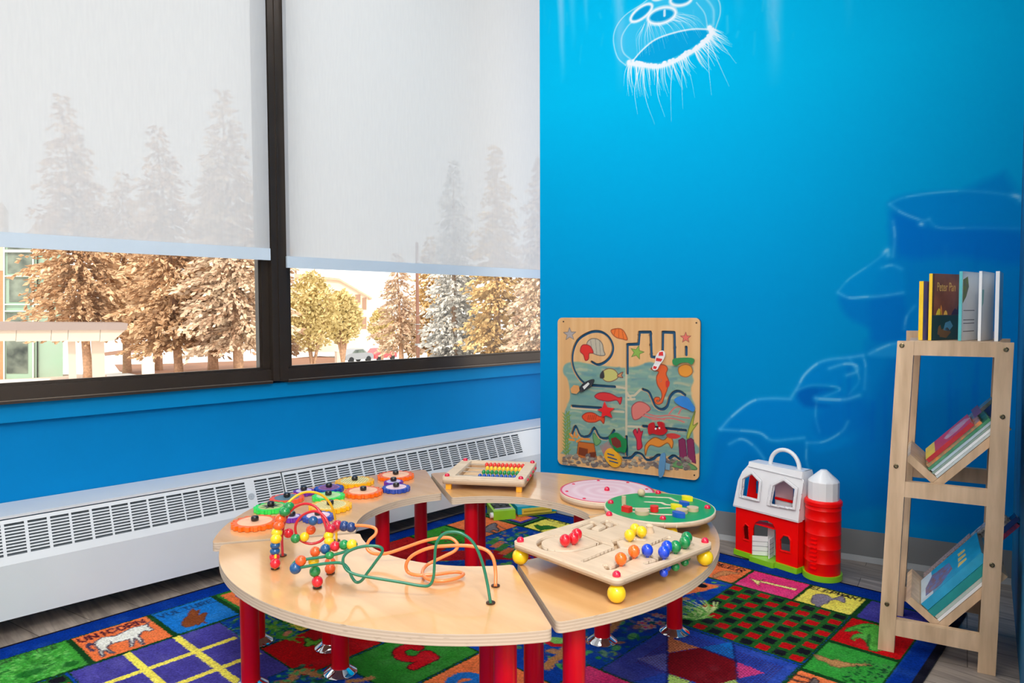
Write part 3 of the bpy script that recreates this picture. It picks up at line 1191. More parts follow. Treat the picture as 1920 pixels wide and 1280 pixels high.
FM1 = foliage_mat('tan_spruce_needles', (198, 152, 112), (246, 214, 178))
FM2 = foliage_mat('pinkish_spruce_needles', (212, 172, 142), (250, 226, 202))
FM3 = foliage_mat('blue_spruce_needles', (190, 188, 184), (242, 238, 232))
FM4 = foliage_mat('golden_spruce_needles', (204, 164, 104), (246, 216, 160))
FM5 = foliage_mat('olive_pine_needles', (200, 178, 116), (242, 222, 166))
G_ = 'spruces outside the window'
spruce('spruce_tree', 'tan spruce just right of the green glass building, behind the canopy', 162, 47, 236, 92, 612, FM1, .24, G_, 138, 1)
spruce('spruce_tree', 'spruce with slanting pale trunk in the middle of the left window', 333, 44, 268, 92, 640, FM1, .24, G_, 308, 2)
spruce('spruce_tree', 'pinkish spruce by the right end of the left window, nearest trunk to the frame', 446, 42, 196, 100, 640, FM2, .28, G_, 428, 3)
spruce('spruce_tree', 'spruce with dark trunk between the two pale trunks in the left window', 398, 54, 320, 70, 630, FM2, .36, G_, None, 4)
spruce('spruce_tree', 'farther spruce with short dark trunk behind the snowbank, left of the slanting trunk', 294, 62, 380, 62, 618, FM1, .36, G_, None, 5)
spruce('spruce_tree', 'spruce filling the gap between the canopy end and the middle spruce', 236, 60, 350, 72, 612, FM1, .3, G_, None, 6)
spruce('spruce_tree', 'loose tan spruce left of the wooden pole in the right window', 752, 58, 470, 56, 652, FM2, .2, G_, 745, 7, .8)
spruce('spruce_tree', 'silvery blue spruce just right of the wooden pole', 852, 46, 300, 66, 676, FM3, .24, G_, None, 8)
spruce('spruce_tree', 'golden spruce between the silvery spruce and the wall edge', 932, 44, 270, 74, 676, FM4, .26, G_, None, 9)
spruce('spruce_tree', 'tan spruce at the far right of the right window, cut off by the mural wall', 1015, 42, 290, 74, 680, FM2, .26, G_, None, 10)
spruce('spruce_tree', 'pinkish spruce half hidden by the dark mullion', 528, 52, 400, 40, 650, FM2, .2, G_, None, 11)
spruce('spruce_tree', 'golden spruce behind the wooden pole', 806, 60, 440, 52, 655, FM4, .25, G_, None, 12)


def bushy_tree(name, label, px, dist, top_py, half_px, low_py, m, seed, group):
    rr = random.Random(seed)
    b = ground_pt(px, dist)
    t = thing(name, label, 'tree', b, 0, group)
    zt = CAM.z + (582.5 - top_py) / F_PX * dist - b.z
    zl = CAM.z + (582.5 - low_py) / F_PX * dist - b.z
    Rm = half_px / F_PX * dist
    bm = bmesh.new()
    for k in range(5):
        a = rr.uniform(0, 6.28)
        e = Vector((math.cos(a) * Rm * rr.uniform(.3, .7), math.sin(a) * Rm * rr.uniform(.3, .7), zt * rr.uniform(.55, .8)))
        add_tube(bm, smooth_path([Vector((0, 0, -.3)), Vector((e.x * .15, e.y * .15, zl * .6)), Vector((e.x * .6, e.y * .6, (zl + zt) * .4)), e], 4), .09, n=6)
    obj('trunk', bm, M_bark, t, smooth='all')
    vs, fs = [], []
    for k in range(4200):
        u, v = rr.random() ** .4, rr.uniform(0, 6.283)
        w = rr.uniform(-1, 1)
        q = math.sqrt(max(0, 1 - w * w))
        rad2 = Rm * (1.05 if w < 0 else 1 - .25 * w)
        p = Vector((math.cos(v) * q * rad2 * u, math.sin(v) * q * rad2 * u, (zl + zt) / 2 + w * u * (zt - zl) / 2))
        d = Vector((rr.uniform(-1, 1), rr.uniform(-1, 1), rr.uniform(-.3, 1))).normalized()
        s_ = d.orthogonal().normalized()
        L, wd = rr.uniform(.2, .38), rr.uniform(.05, .1)
        i = len(vs)
        vs.extend([p, p + d * L * .5 - s_ * wd, p + d * L, p + d * L * .5 + s_ * wd])
        fs.append((i, i + 1, i + 2, i + 3))
    me = bpy.data.meshes.new('foliage')
    me.from_pydata(vs, [], fs)
    obj('foliage', me, m, t)


bushy_tree('pine_tree', 'round olive pine on thin stems beside the dark mullion', 585, 48, 512, 50, 655, FM5, 21, 'olive pines outside the right window')
bushy_tree('pine_tree', 'olive pine leaning over the parked cars', 642, 50, 545, 36, 642, FM5, 22, 'olive pines outside the right window')
bushy_tree('pine_tree', 'small pale olive tree behind the red car', 716, 66, 578, 24, 640, FM5, 23, 'olive pines outside the right window')

# entrance canopy on two columns
CD = 36.0
a = azim(120)
ef = Vector((math.cos(a), math.sin(a), 0))
er = Vector((math.sin(a), -math.cos(a), 0))


def canopy_pt(px, py, dd=0.0):
    """point on the upright plane at the canopy's front, pushed back by dd"""
    return on_plane(px, py, ef, ef.dot(CAM) + CD) + ef * dd


can = thing('entrance_canopy', 'pale entrance canopy on two square columns outside the left window', 'canopy', (0, 0, 0))
can.location = canopy_pt(160, 640)
M_can = mat('pale_canopy_panel', (214, 192, 174), .6, var=.02, scale=1)
M_canroof = mat('grey_canopy_roof_edge', (150, 132, 126), .6, var=.03, scale=1)


def loc_(o, p):
    return p - o.location


bm = bmesh.new()
f_ = [loc_(can, canopy_pt(*p)) for p in ((-160, 604), (240, 606), (238, 618), (-160, 620))]
add_hexa(bm, f_, [p + ef * 5 for p in f_])
obj('roof_slab', bm, M_canroof, can)
for k, (xa, xb) in enumerate(((-160, -60), (-60, 31), (31, 97), (97, 128.5), (128.5, 189), (189, 237))):
    bm = bmesh.new()
    x2 = 213 if xb == 237 else xb - 1.5
    f_ = [loc_(can, canopy_pt(*p, .15)) for p in ((xa, 618.3), (xb - .7, 618.3), (x2 - .7, 639), (xa - 1.5, 640.5))]
    add_hexa(bm, f_, [p + ef * 4.5 for p in f_])
    obj('fascia_panel', bm, M_can, can)
for xa, xb in ((127, 142), (172.5, 197)):
    p0, p1 = loc_(can, canopy_pt(xa, 639, .8)), loc_(can, canopy_pt(xb, 639, .8))
    p0 = Vector((p0.x, p0.y, 0.0))
    p1 = Vector((p1.x, p1.y, 0.0))
    zb = ground_z(CD) - can.location.z - .1
    zt_ = canopy_pt(150, 639).z - can.location.z + .02
    bm = bmesh.new()
    q = [p0, p1, p1 + ef * .55, p0 + ef * .55]
    add_hexa(bm, [v + Vector((0, 0, zb)) for v in q], [v + Vector((0, 0, zt_)) for v in q])
    obj('column', bm, M_can, can)

# green glass building
BD = 56.0


def bld_pt(px, py, dd=0.0):
    return on_plane(px, py, ef, ef.dot(CAM) + BD) + ef * dd


bld = thing('glass_building', 'green glazed building with reddish pier at the far left of the view', 'building', (0, 0, 0))
bld.location = bld_pt(60, 700)
M_gglass = mat('green_building_glass', (196, 222, 204), .15, var=.25, scale=.5, rgb2=(150, 184, 164), spec=.6)
M_dglass = mat('dark_lobby_glass', (70, 84, 82), .2, var=.5, scale=.9, rgb2=(130, 140, 128))
M_wmull = mat('white_curtain_mullion', (240, 240, 232), .5)
M_red = mat('terracotta_pier', (206, 146, 108), .8, var=.1, scale=3)


def bbox_px(name, x0, y0, x1, y1, m, d0, d1):
    bm = bmesh.new()
    f_ = [loc_(bld, bld_pt(*p, d0)) for p in ((x0, y0), (x1, y0), (x1, y1), (x0, y1))]
    add_hexa(bm, f_, [p + ef * (d1 - d0) for p in f_])
    return obj(name, bm, m, bld)


bbox_px('facade_glass', 9, 440, 118, 715, M_gglass, .15, 6)
bbox_px('lobby_glass', 14, 446, 60, 512, M_dglass, .1, .14)
bbox_px('lobby_glass', 17, 520, 60, 566, M_dglass, .1, .14)
bbox_px('lobby_glass', 12, 586, 52, 700, M_dglass, .1, .14)
bbox_px('corner_pier', -90, 508, 6, 720, M_red, 0, 5)
bbox_px('upper_wall', -90, 380, 6, 507.5, M_can, 0, 5)
for x in (6, 60.5):
    bbox_px('mullion', x, 440, x + 3, 715, M_wmull, -.05, .1)
bbox_px('mullion', 69, 440, 71, 715, M_gasket, -.05, .1)
for y in (516.5, 569.5, 582):
    bbox_px('transom', 9, y, 118, y + 2, M_wmull, -.08, .09)
bbox_px('transom', 9, 468, 118, 473, M_wmull, -.08, .09)

# planter wall, low block
for lab, x0, x1, y0, y1, d in (('small pale concrete block on the mulch below the slanting trunk', 268, 290, 683, 699, 35), ('white plinth beside the grey car', 632, 642, 660, 680, 62)):
    p0 = at_depth(x0, y1, d)
    p1 = at_depth(x1, y1, d)
    zz = at_depth(x0, y0, d).z
    t_ = thing('concrete_block', lab, 'block', ((p0 + p1) / 2).to_tuple())
    t_.location.z = ground_z(d)
    bm = bmesh.new()
    q = [Vector((p.x, p.y, 0)) - Vector((t_.location.x, t_.location.y, 0)) for p in (p0, p1)]
    q = [q[0], q[1], q[1] + ef * .6, q[0] + ef * .6]
    add_hexa(bm, [v + Vector((0, 0, -.3)) for v in q], [v + Vector((0, 0, zz - t_.location.z)) for v in q])
    obj('block_body', bm, M_stucco, t_)
    bm = bmesh.new()
    top = zz - t_.location.z
    cq = sum(q, Vector()) / 4
    q2 = [cq + (v - cq) * 1.06 for v in q]
    add_hexa(bm, [v + Vector((0, 0, top)) for v in q2], [v + Vector((0, 0, top + .06)) for v in q2])
    obj('cap', bm, M_stucco, t_)

# wooden pole
b = ground_pt(783, 55)
t_ = thing('utility_pole', 'tall brown wooden pole in the middle of the right window', 'pole', b)
bm = bmesh.new()
add_cyl(bm, (0, 0, -.4), (0, 0, 9.5), .145, .115, n=12)
obj('pole', bm, mat('weathered_pole_wood', (150, 108, 92), .85, var=.15, scale=3, stretch=(6, 6, .5)), t_, smooth=True)
for z0_, z1_ in ((1.6, 1.75), (3.2, 3.26)):
    box_obj('band', (-.165, -.165, z0_), (.165, .165, z1_), M_alu, t_)

# apartment block with a gable
AD = 95.0
aa = azim(640)
af = Vector((math.cos(aa), math.sin(aa), 0))


def ap(px, py, dd=0.0):
    return on_plane(px, py, af, af.dot(CAM) + AD) + af * dd


apt = thing('apartment_building', 'beige gabled apartment block behind the olive pines', 'building', ap(640, 640))
M_ap = mat('peach_stucco', (244, 220, 196), .8, var=.03, scale=1)
M_roofa = mat('brown_shingle_roof', (214, 182, 156), .8, var=.06, scale=2)
bm = bmesh.new()
f_ = [loc_(apt, ap(*p)) for p in ((560, 660), (690, 660), (690, 556), (636, 524), (560, 516))]
add_hexa(bm, f_, [p + af * 9 for p in f_])
obj('wall', bm, M_ap, apt)
bm = bmesh.new()
f_ = [loc_(apt, ap(*p, -.4)) for p in ((636, 522), (698, 558), (697, 561), (636, 526))]
add_hexa(bm, f_, [p + af * 10 for p in f_])
f_ = [loc_(apt, ap(*p, -.4)) for p in ((552, 513), (636, 522), (636, 526), (552, 519))]
add_hexa(bm, f_, [p + af * 10 for p in f_])
obj('roof', bm, M_roofa, apt)
for xa, ya, xb, yb in ((666, 552, 676, 570), (679, 558, 687, 580), (664, 590, 674, 612), (678, 594, 687, 616)):
    bm = bmesh.new()
    f_ = [loc_(apt, ap(*p, -.08)) for p in ((xa, ya), (xb, ya), (xb, yb), (xa, yb))]
    add_hexa(bm, f_, [p + af * .06 for p in f_])
    obj('window', bm, mat('brown_far_window', (170, 134, 112), .4), apt)


# parked cars
def car(label, px, dist, rgb, heading, L=4.3):
    b_ = ground_pt(px, dist)
    t = thing('car', label, 'car', b_, heading, 'cars parked outside the right window')
    prof = [(-.5, .35), (-.5, .75), (-.44, .92), (-.3, 1.0), (-.18, 1.38), (.12, 1.42), (.26, 1.02), (.44, .9), (.5, .7), (.5, .35)]
    bm = bmesh.new()
    W = .85
    add_hexa(bm, [Vector((x * L, -W, z)) for x, z in prof], [Vector((x * L, W, z)) for x, z in prof])
    bevel(bm, .08, 2)
    obj('body', bm, mat('car_paint_%d' % rgb[0], rgb, .3, coat=.5), t, smooth=True)
    bm = bmesh.new()
    g = [(-.27, 1.02), (-.17, 1.32), (.1, 1.35), (.21, 1.02)]
    add_hexa(bm, [Vector((x * L, -W - .01, z)) for x, z in g], [Vector((x * L, W + .01, z)) for x, z in g])
    obj('side_windows', bm, M_dglass, t)
    for x in (-.31, .31):
        for s_ in (-1, 1):
            bm = bmesh.new()
            add_cyl(bm, (x * L, s_ * .68, .32), (x * L, s_ * .88, .32), .32, n=16)
            obj('wheel', bm, M_gasket, t, smooth=True)


hd = math.atan2(er.y, er.x)
car('red car parked in the snow left of the wooden pole', 712, 78, (206, 70, 74), hd + R_(28), 3.6)
car('grey car parked beside the red car', 664, 74, (150, 152, 158), hd + R_(20), 3.6)
# ================================================================== the rug
RU0, RU1, RV0, RV1 = -0.262, 1.930, -2.62, 0.004
RUG = Painter(np.arange(RU0, RU1, .003), np.arange(RV0, RV1, .003), (14, 60, 150))
C_GRN, C_DG = (46, 142, 48), (16, 62, 26)
C_BLUE, C_PUR, C_ORG, C_YEL, C_RED, C_PNK, C_BLK = (12, 62, 158), (66, 62, 150), (240, 118, 66), (244, 226, 92), (190, 14, 20), (226, 54, 120), (22, 22, 32)
C_LBL = (22, 112, 196)


def ruv(px, py):
    p = on_z(px, py, 0.0)
    return (p.dot(UR), p.dot(VR))


def rz(x0, y0, k, pts):
    return [ruv(x0 + a / k, y0 + b / k) for a, b in pts]


RGH = .0018


def tile(u0, u1, v0, v1, col, edge=.006):
    RUG.fill([(u0, v0), (u1, v0), (u1, v1), (u0, v1)], C_DG, rough=RGH)
    e = edge
    RUG.fill([(u0 + e, v0 + e), (u1 - e, v0 + e), (u1 - e, v1 - e), (u0 + e, v1 - e)], col, rough=RGH)


def rfill(pts, col, outline=None, ow=.006, al=1.0):
    RUG.fill(pts, col, al, rough=RGH)
    if outline is not None:
        RUG.stroke(pts, ow, outline, 1, .002, closed=True, rough=RGH)


def rtext(s, org, ax, ay, w=.022, h=.035, gap=.008, th=.008, col=(24, 22, 30), al=.95):
    paint_text(RUG, s, org, ax, ay, w, h, gap, th, col, .002, RGH, al)


def foliage_spots(u0, u1, v0, v1, n, cols, s0=.004, s1=.014):
    for _ in range(n):
        RUG.dot((random.uniform(u0, u1), random.uniform(v0, v1)), random.uniform(s0, s1), random.uniform(s0 * .5, s1 * .6), random.choice(cols), random.uniform(.5, 1), .4, random.uniform(0, 3.1))


def leaf_fan(c, L, n, a0, a1, cols, wd=.008):
    for k in range(n):
        a = R_(a0 + (a1 - a0) * k / (n - 1) + random.uniform(-6, 6))
        e = (c[0] + L * math.cos(a) * random.uniform(.8, 1.1), c[1] + L * math.sin(a) * random.uniform(.8, 1.1))
        RUG.stroke([c, ((c[0] + e[0]) / 2 + .01, (c[1] + e[1]) / 2 + .01), e], wd * 2, random.choice(cols), 1, .002, rough=RGH, taper=True)


# field inside the border: blue jungle
RUG.fill([(-.165, RV0), (1.85, RV0), (1.85, -.095), (-.165, -.095)], C_DG, rough=RGH)
RUG.fill([(.07, RV0), (1.64, RV0), (1.64, -.3), (.07, -.3)], C_BLUE, rough=RGH)
greens = [(40, 130, 60), (90, 170, 80), (20, 90, 70), (110, 160, 70), (30, 100, 150)]
foliage_spots(.08, 1.2, -1.28, -.32, 900, greens + [(14, 70, 160), (60, 60, 140), (160, 110, 90)], .008, .026)
# border tiles down the left side (u -.165 .. .065)
UL0, UL1 = -.168, .066
tile(UL0, UL1, -2.62, -2.392, (60, 150, 52))
tile(UL0, UL1, -2.388, -2.158, (60, 150, 52))
foliage_spots(UL0 + .02, UL1 - .01, -2.37, -2.18, 260, [(70, 170, 70), (110, 190, 90), (36, 110, 40), (90, 180, 80)], .004, .012)
RUG.dot((-.01, -2.3), .022, .034, (24, 100, 34), .8, .4)
RUG.dot((.02, -2.2), .02, .022, (20, 84, 30), .8, .4)
rtext('TORTOISE', (-.132, -2.378), (0, 1), (-1, 0), .016, .026, .009, .006, (40, 60, 40), .6)
tile(UL0, UL1, -2.152, -1.915, C_ORG)
rtext('UNICORN', (-.112, -2.135), (0, 1), (-1, 0), .021, .036, .009, .0085, (70, 24, 44))
uni = rz(0, 1060, 4, [(705, 580), (730, 560), (760, 540), (810, 532), (860, 528), (910, 505), (960, 480), (1000, 462), (1040, 455), (1080, 445), (1115, 438), (1108, 455), (1140, 470), (1150, 482), (1120, 490), (1090, 486), (1060, 500), (1042, 528), (1060, 548), (1085, 590), (1062, 590), (1030, 555), (1005, 545), (1002, 575), (1000, 605), (978, 612), (975, 585), (968, 552), (900, 570), (835, 588), (810, 600), (805, 622), (860, 655), (830, 656), (790, 635), (772, 640), (780, 680), (765, 684), (745, 655), (745, 630), (722, 610)])
rfill(uni, (232, 232, 222), (84, 76, 92), .006)
rfill(rz(0, 1060, 4, [(700, 580), (660, 578), (638, 595), (650, 620), (675, 640), (705, 645), (712, 630), (690, 622), (672, 605), (685, 595), (712, 600)]), (62, 56, 84))
RUG.stroke(rz(0, 1060, 4, [(1085, 445), (1125, 420)]), .006, (84, 76, 92), 1, .002)
RUG.stroke(rz(0, 1060, 4, [(835, 570), (830, 590), (800, 610)]), .005, (84, 76, 92), 1, .002)
tile(UL0, UL1, -1.908, -1.69, C_LBL)
rtext('VULTURE', (-.108, -1.892), (0, 1), (-1, 0), .019, .032, .009, .007, (26, 58, 100), .85)
vul = rz(0, 1060, 4, [(1365, 425), (1385, 395), (1405, 380), (1420, 345), (1440, 322), (1470, 340), (1498, 330), (1492, 350), (1480, 372), (1545, 350), (1552, 362), (1535, 395), (1530, 415), (1550, 432), (1520, 425), (1500, 430), (1490, 445), (1465, 440), (1440, 455), (1400, 462), (1378, 455), (1365, 445)])
rfill(vul, (128, 66, 34), (96, 52, 40), .004)
# nested square tile
tile(UL0, UL1, -1.683, -1.455, (46, 120, 44))
RUG.fill([(UL0 + .02, -1.665), (UL1 - .02, -1.665), (UL1 - .02, -1.475), (UL0 + .02, -1.475)], C_ORG, rough=RGH)
RUG.fill([(UL0 + .06, -1.63), (UL1 - .055, -1.63), (UL1 - .055, -1.51), (UL0 + .06, -1.51)], C_PUR, rough=RGH)
for k, c in enumerate([C_YEL, (190, 60, 90), (60, 150, 60)]):
    v1 = -1.45 + .23 * k
    tile(UL0, UL1, v1, v1 + .226, c)
tile(UL0, .10, -.99, -.755, (176, 24, 26))
foliage_spots(UL0 + .02, .08, -.97, -.77, 30, [(210, 60, 60), (140, 16, 24)], .004, .012)
tile(UL0, .10, -.75, -.53, (52, 140, 44))
foliage_spots(UL0 + .02, .09, -.74, -.54, 40, [(60, 160, 60), (30, 100, 40), (100, 60, 50)], .006, .016)
tile(UL0, .108, -.525, -.292, C_ORG)
lem = rz(680, 930, 4.8, [(1100, 290), (1130, 262), (1165, 245), (1190, 238), (1212, 255), (1200, 275), (1230, 300), (1218, 318), (1180, 300), (1150, 315), (1200, 330), (1180, 335), (1120, 322), (1095, 318)])
rfill(lem, (120, 112, 116), (56, 48, 52), .007)
RUG.stroke(rz(680, 930, 4.8, [(1230, 268), (1260, 285), (1295, 298)]), .006, (90, 70, 70), 1, .003)
# back corner tile and the row along the mural wall
tile(UL0, .118, -.287, -.1, (46, 110, 60))
RUG.fill([(UL0 + .02, -.268), (.1, -.268), (.1, -.118), (UL0 + .02, -.118)], C_BLK, rough=RGH)
RUG.fill([(UL0 + .03, -.258), (.09, -.258), (.09, -.128), (UL0 + .03, -.128)], C_PUR, rough=RGH)
RUG.fill([(UL0 + .05, -.238), (.07, -.238), (.07, -.148), (UL0 + .05, -.148)], C_ORG, rough=RGH)
VT0, VT1 = -.293, -.1
tile(.128, .352, VT0, VT1, C_YEL)
rtext('ALLIGATOR', (.134, -.128), (1, 0), (0, 1), .017, .024, .007, .006)
rfill(rz(680, 930, 4.8, [(1545, 262), (1570, 255), (1600, 268), (1650, 262), (1700, 268), (1740, 278), (1755, 288), (1700, 292), (1640, 300), (1600, 310), (1570, 290), (1555, 280)]), (44, 110, 44), (24, 70, 30), .004)
for k, (c, w) in enumerate(((C_LBL, 'CAT'), (C_PNK, ''), (C_GRN, 'GOAT'))):
    u0 = .358 + .21 * k
    tile(u0, u0 + .205, VT0, VT1, c)
    foliage_spots(u0 + .05, u0 + .16, -.24, -.16, 24, [(110, 90, 80), (80, 70, 70), (150, 120, 90)], .008, .02)
tile(.992, 1.212, VT0, VT1, C_ORG)
rtext('DEER', (1.05, -.15), (1, 0), (0, 1), .026, .034, .01, .0075)
rfill(rz(1280, 1020, 3.84, [(215, 225), (250, 205), (290, 190), (340, 195), (395, 205), (420, 200), (400, 215), (350, 215), (310, 225), (270, 228), (240, 240), (225, 245)]), (200, 132, 82), (140, 84, 60), .004)
RUG.stroke(rz(1280, 1020, 3.84, [(385, 205), (400, 180), (420, 175)]), .005, (130, 80, 60), 1, .003)
tile(1.212, 1.44, VT0, VT1, C_PNK)
rfill(rz(1280, 1020, 3.84, [(478, 240), (560, 268), (548, 262), (600, 250), (560, 262), (820, 320), (815, 334), (555, 272), (548, 298), (520, 275)]), (246, 230, 140), (110, 60, 50), .003)
tile(1.44, 1.64, VT0, VT1, C_YEL)
rtext('ELEPHANT', (1.447, -.139), (1, 0), (0, 1), .0165, .029, .0075, .0065)
rfill(rz(1280, 1020, 3.84, [(925, 410), (935, 375), (965, 358), (1010, 358), (1050, 372), (1085, 392), (1105, 385), (1125, 378), (1140, 372), (1165, 385), (1172, 420), (1150, 418), (1120, 402), (1095, 398), (1060, 405), (1040, 425), (1005, 435), (985, 452), (965, 445), (950, 430), (935, 425)]), (136, 128, 146), (80, 70, 96), .004)
tile(1.648, 1.852, VT0, VT1, C_PUR)
# right column
UC0, UC1 = 1.642, 1.852
tile(UC0, UC1, -.527, -.298, C_RED)
rfill(rz(1280, 1020, 3.84, [(1165, 625), (1185, 605), (1230, 590), (1280, 575), (1340, 570), (1395, 580), (1440, 600), (1430, 640), (1440, 690), (1450, 760), (1390, 770), (1345, 760), (1335, 720), (1310, 690), (1270, 670), (1240, 680), (1230, 695), (1210, 680), (1225, 655), (1270, 640), (1300, 645), (1250, 620), (1200, 628)]), (80, 166, 60), (30, 96, 36), .004)
for q in ([(1290, 600), (1350, 590)], [(1330, 730), (1345, 650)], [(1240, 610), (1290, 620)]):
    RUG.stroke(rz(1280, 1020, 3.84, q), .008, (26, 84, 36), .8, .004, rough=RGH)
tile(UC0, UC1, -.767, -.533, (50, 148, 54))
rfill(rz(1380, 1160, 4.8, [(700, 320), (760, 330), (860, 370), (900, 365), (960, 385), (1060, 405), (1150, 400), (1210, 410), (1215, 425), (1160, 420), (1060, 425), (980, 430), (930, 440), (870, 425), (800, 385), (740, 370)]), (196, 128, 84), (120, 90, 60), .004, .9)
foliage_spots(1.755, 1.84, -.755, -.58, 90, [(20, 70, 40), (16, 60, 34), (60, 130, 60)], .003, .009)
tile(UC0, UC1, -1.0, -.773, C_ORG)
for q in ([(500, 490), (600, 520), (690, 545)], [(490, 540), (560, 560), (640, 570)]):
    RUG.stroke(rz(1380, 1160, 4.8, q), .01, (70, 46, 44), .9, .004, rough=RGH)
rfill(rz(1380, 1160, 4.8, [(660, 560), (710, 525), (750, 560), (740, 590), (660, 590)]), (110, 96, 92), (60, 46, 46), .005)
for k, c in enumerate([C_GRN, C_YEL, C_LBL, C_ORG, C_PNK, C_GRN]):
    tile(UC0, UC1, -1.236 - .236 * k, -1.006 - .236 * k, c)
# noughts-and-crosses board
tile(.07, .535, -2.222, -1.768, (70, 64, 150), .004)
for d in (.222, .376):
    RUG.fill([(d - .011, -2.2), (d + .011, -2.2), (d + .011, -1.785), (d - .011, -1.785)], C_YEL, rough=RGH)
for d in (-2.063, -1.914):
    RUG.fill([(.072, d - .012), (.52, d - .012), (.52, d + .012), (.072, d + .012)], C_YEL, rough=RGH)
# chequered boards
def checkers(u0, u1, v0, v1, par):
    tile(u0, u1, v0, v1, (32, 90, 34), .004)
    du, dv = (u1 - u0) / 8, (v1 - v0) / 8
    for i in range(8):
        for j in range(8):
            c = C_RED if (i + j + par) % 2 == 0 else C_BLK
            a, b = u0 + du * i + .0075, v0 + dv * j + .0085
            RUG.fill([(a, b), (a + du - .015, b), (a + du - .015, b + dv - .017), (a, b + dv - .017)], c, rough=RGH)


checkers(1.215, 1.64, -.74, -.297, 1)
checkers(.072, .52, -2.68, -2.228, 0)
# star board
tile(1.21, 1.64, -1.165, -.748, (40, 70, 168), .005)
RUG.fill(rz(1000, 1080, 4.8, [(620, 830), (1180, 500), (1210, 560), (1200, 860), (900, 950), (880, 1000)]), (64, 64, 150), .7, rough=RGH)
st = [((1210, 545), (1210, 690), (1490, 640), (214, 130, 84)), ((1210, 690), (1210, 865), (930, 740), (92, 100, 176)), ((1210, 870), (1210, 1000), (1420, 950), (176, 212, 110)), ((1500, 640), (1795, 590), (1815, 745), (22, 112, 196)), ((1835, 770), (1830, 920), (2080, 870), (226, 70, 140)), ((1835, 925), (1640, 960), (1845, 1030), (176, 212, 110))]
for a_, b_, c_, col in st:
    RUG.fill(rz(1000, 1080, 4.8, [a_, b_, c_]), col, rough=RGH)
RUG.fill(rz(1000, 1080, 4.8, [(1205, 695), (1500, 642), (1825, 760), (1835, 925), (1560, 990), (1205, 868)]), (128, 18, 28), rough=RGH)
hexc = (1.43, -.95)
for k in range(40):
    for j in range(26):
        c = (1.27 + k * .0085, -1.06 + j * .0105 + (k % 2) * .005)
        RUG.dot(c, .0028, .0028, (70, 12, 24), .55, .5)
for a_, b_ in (((1205, 545), (1205, 1000)), ((1795, 590), (1840, 930)), ((1500, 642), (1830, 765))):
    RUG.stroke(rz(1000, 1080, 4.8, [a_, b_]), .005, (20, 30, 90), .9, .002, rough=RGH)
# hopscotch blocks
tile(.075, .343, -1.628, -1.38, (236, 208, 70))
tile(.347, .607, -1.775, -1.49, (186, 12, 18))
rfill(cr2(rz(400, 1130, 7.385, [(1255, 510), (1290, 480), (1340, 490), (1390, 525), (1450, 510), (1510, 490), (1560, 520), (1500, 560), (1440, 580), (1370, 580), (1330, 600), (1270, 600), (1262, 575), (1290, 550)]), 3, True), (100, 172, 50), (30, 70, 30), .005)
tile(.607, .877, -1.66, -1.325, (44, 126, 40))
five = rz(600, 1160, 4.8, [(845, 430), (985, 365), (1020, 350), (955, 310), (905, 345), (850, 360), (770, 355), (715, 325), (715, 285), (770, 255), (845, 245), (885, 260)])
RUG.stroke(cr2(five[:3], 3) + cr2(five[2:], 5), .043, (70, 16, 24), 1, .002, rough=RGH)
RUG.stroke(cr2(five[:3], 3) + cr2(five[2:], 5), .033, (186, 16, 26), 1, .002, rough=RGH)
tile(.877, 1.17, -1.6, -1.32, (236, 116, 64))
RUG.stroke(rz(600, 1160, 4.8, [(1180, 570), (1200, 540), (1260, 510), (1330, 505), (1400, 520), (1430, 545)]), .034, (30, 106, 186), 1, .002, rough=RGH)
RUG.stroke([ruv(*p) for p in ((862, 1285), (905, 1275), (870, 1300))], .03, (30, 106, 186), 1, .002)
tile(1.17, 1.42, -1.44, -1.165, C_PNK)
# jungle plants, branches, flowers
BR = (176, 122, 74)
for q, w in ((rz(400, 1130, 7.385, [(900, 1108), (1060, 1080), (1120, 1000), (1200, 945), (1300, 945), (1400, 990), (1560, 1010)]), .03), (rz(600, 1160, 4.8, [(260, 560), (380, 550), (460, 530)]), .02),
             (rz(1000, 1080, 4.8, [(130, 820), (170, 760), (240, 720), (300, 640)]), .03), (rz(1000, 1080, 4.8, [(130, 670), (230, 690), (290, 650)]), .016), (rz(1000, 1080, 4.8, [(500, 590), (560, 570), (700, 480), (760, 400), (850, 360), (900, 330)]), .028), (rz(1000, 1080, 4.8, [(1080, 290), (1180, 260), (1260, 220), (1380, 200)]), .022), (rz(1000, 1080, 4.8, [(200, 480), (300, 470)]), .016)):
    RUG.stroke(cr2(q, 4), w, BR, 1, .003, rough=.003)
for c in rz(1000, 1080, 4.8, [(980, 420), (1040, 390), (1060, 450), (1140, 420), (1110, 350), (1150, 360), (1010, 460)]):
    for k in range(6):
        a = k * 1.05
        RUG.dot((c[0] + .011 * math.cos(a), c[1] + .011 * math.sin(a)), .009, .006, random.choice([(190, 130, 104), (176, 150, 150), (206, 120, 90)]), .9, .3, a)
    RUG.dot(c, .006, .006, (200, 40, 110), .8, .4)
leaf_fan(ruv(1325, 1150), .12, 15, 95, 235, [(130, 190, 80), (180, 206, 120), (90, 160, 60), (210, 220, 150)])
leaf_fan(ruv(1302, 1160), .09, 12, 60, 220, [(130, 190, 80), (180, 206, 120), (90, 160, 60)])
RUG.fill(rz(1000, 1080, 4.8, [(1350, 170), (1450, 90), (1540, 60), (1680, 90), (1540, 130)]), C_ORG, rough=RGH)
RUG.dot(ruv(1315.5, 1097.5), .022, .02, C_BLK, 1, .15)
leaf_fan(rz(400, 1130, 7.385, [(850, 330)])[0], .11, 14, -60, 260, [(60, 140, 40), (100, 160, 50), (30, 110, 40)])
leaf_fan(rz(400, 1130, 7.385, [(900, 480)])[0], .09, 10, 20, 220, [(90, 160, 50), (60, 150, 50)])
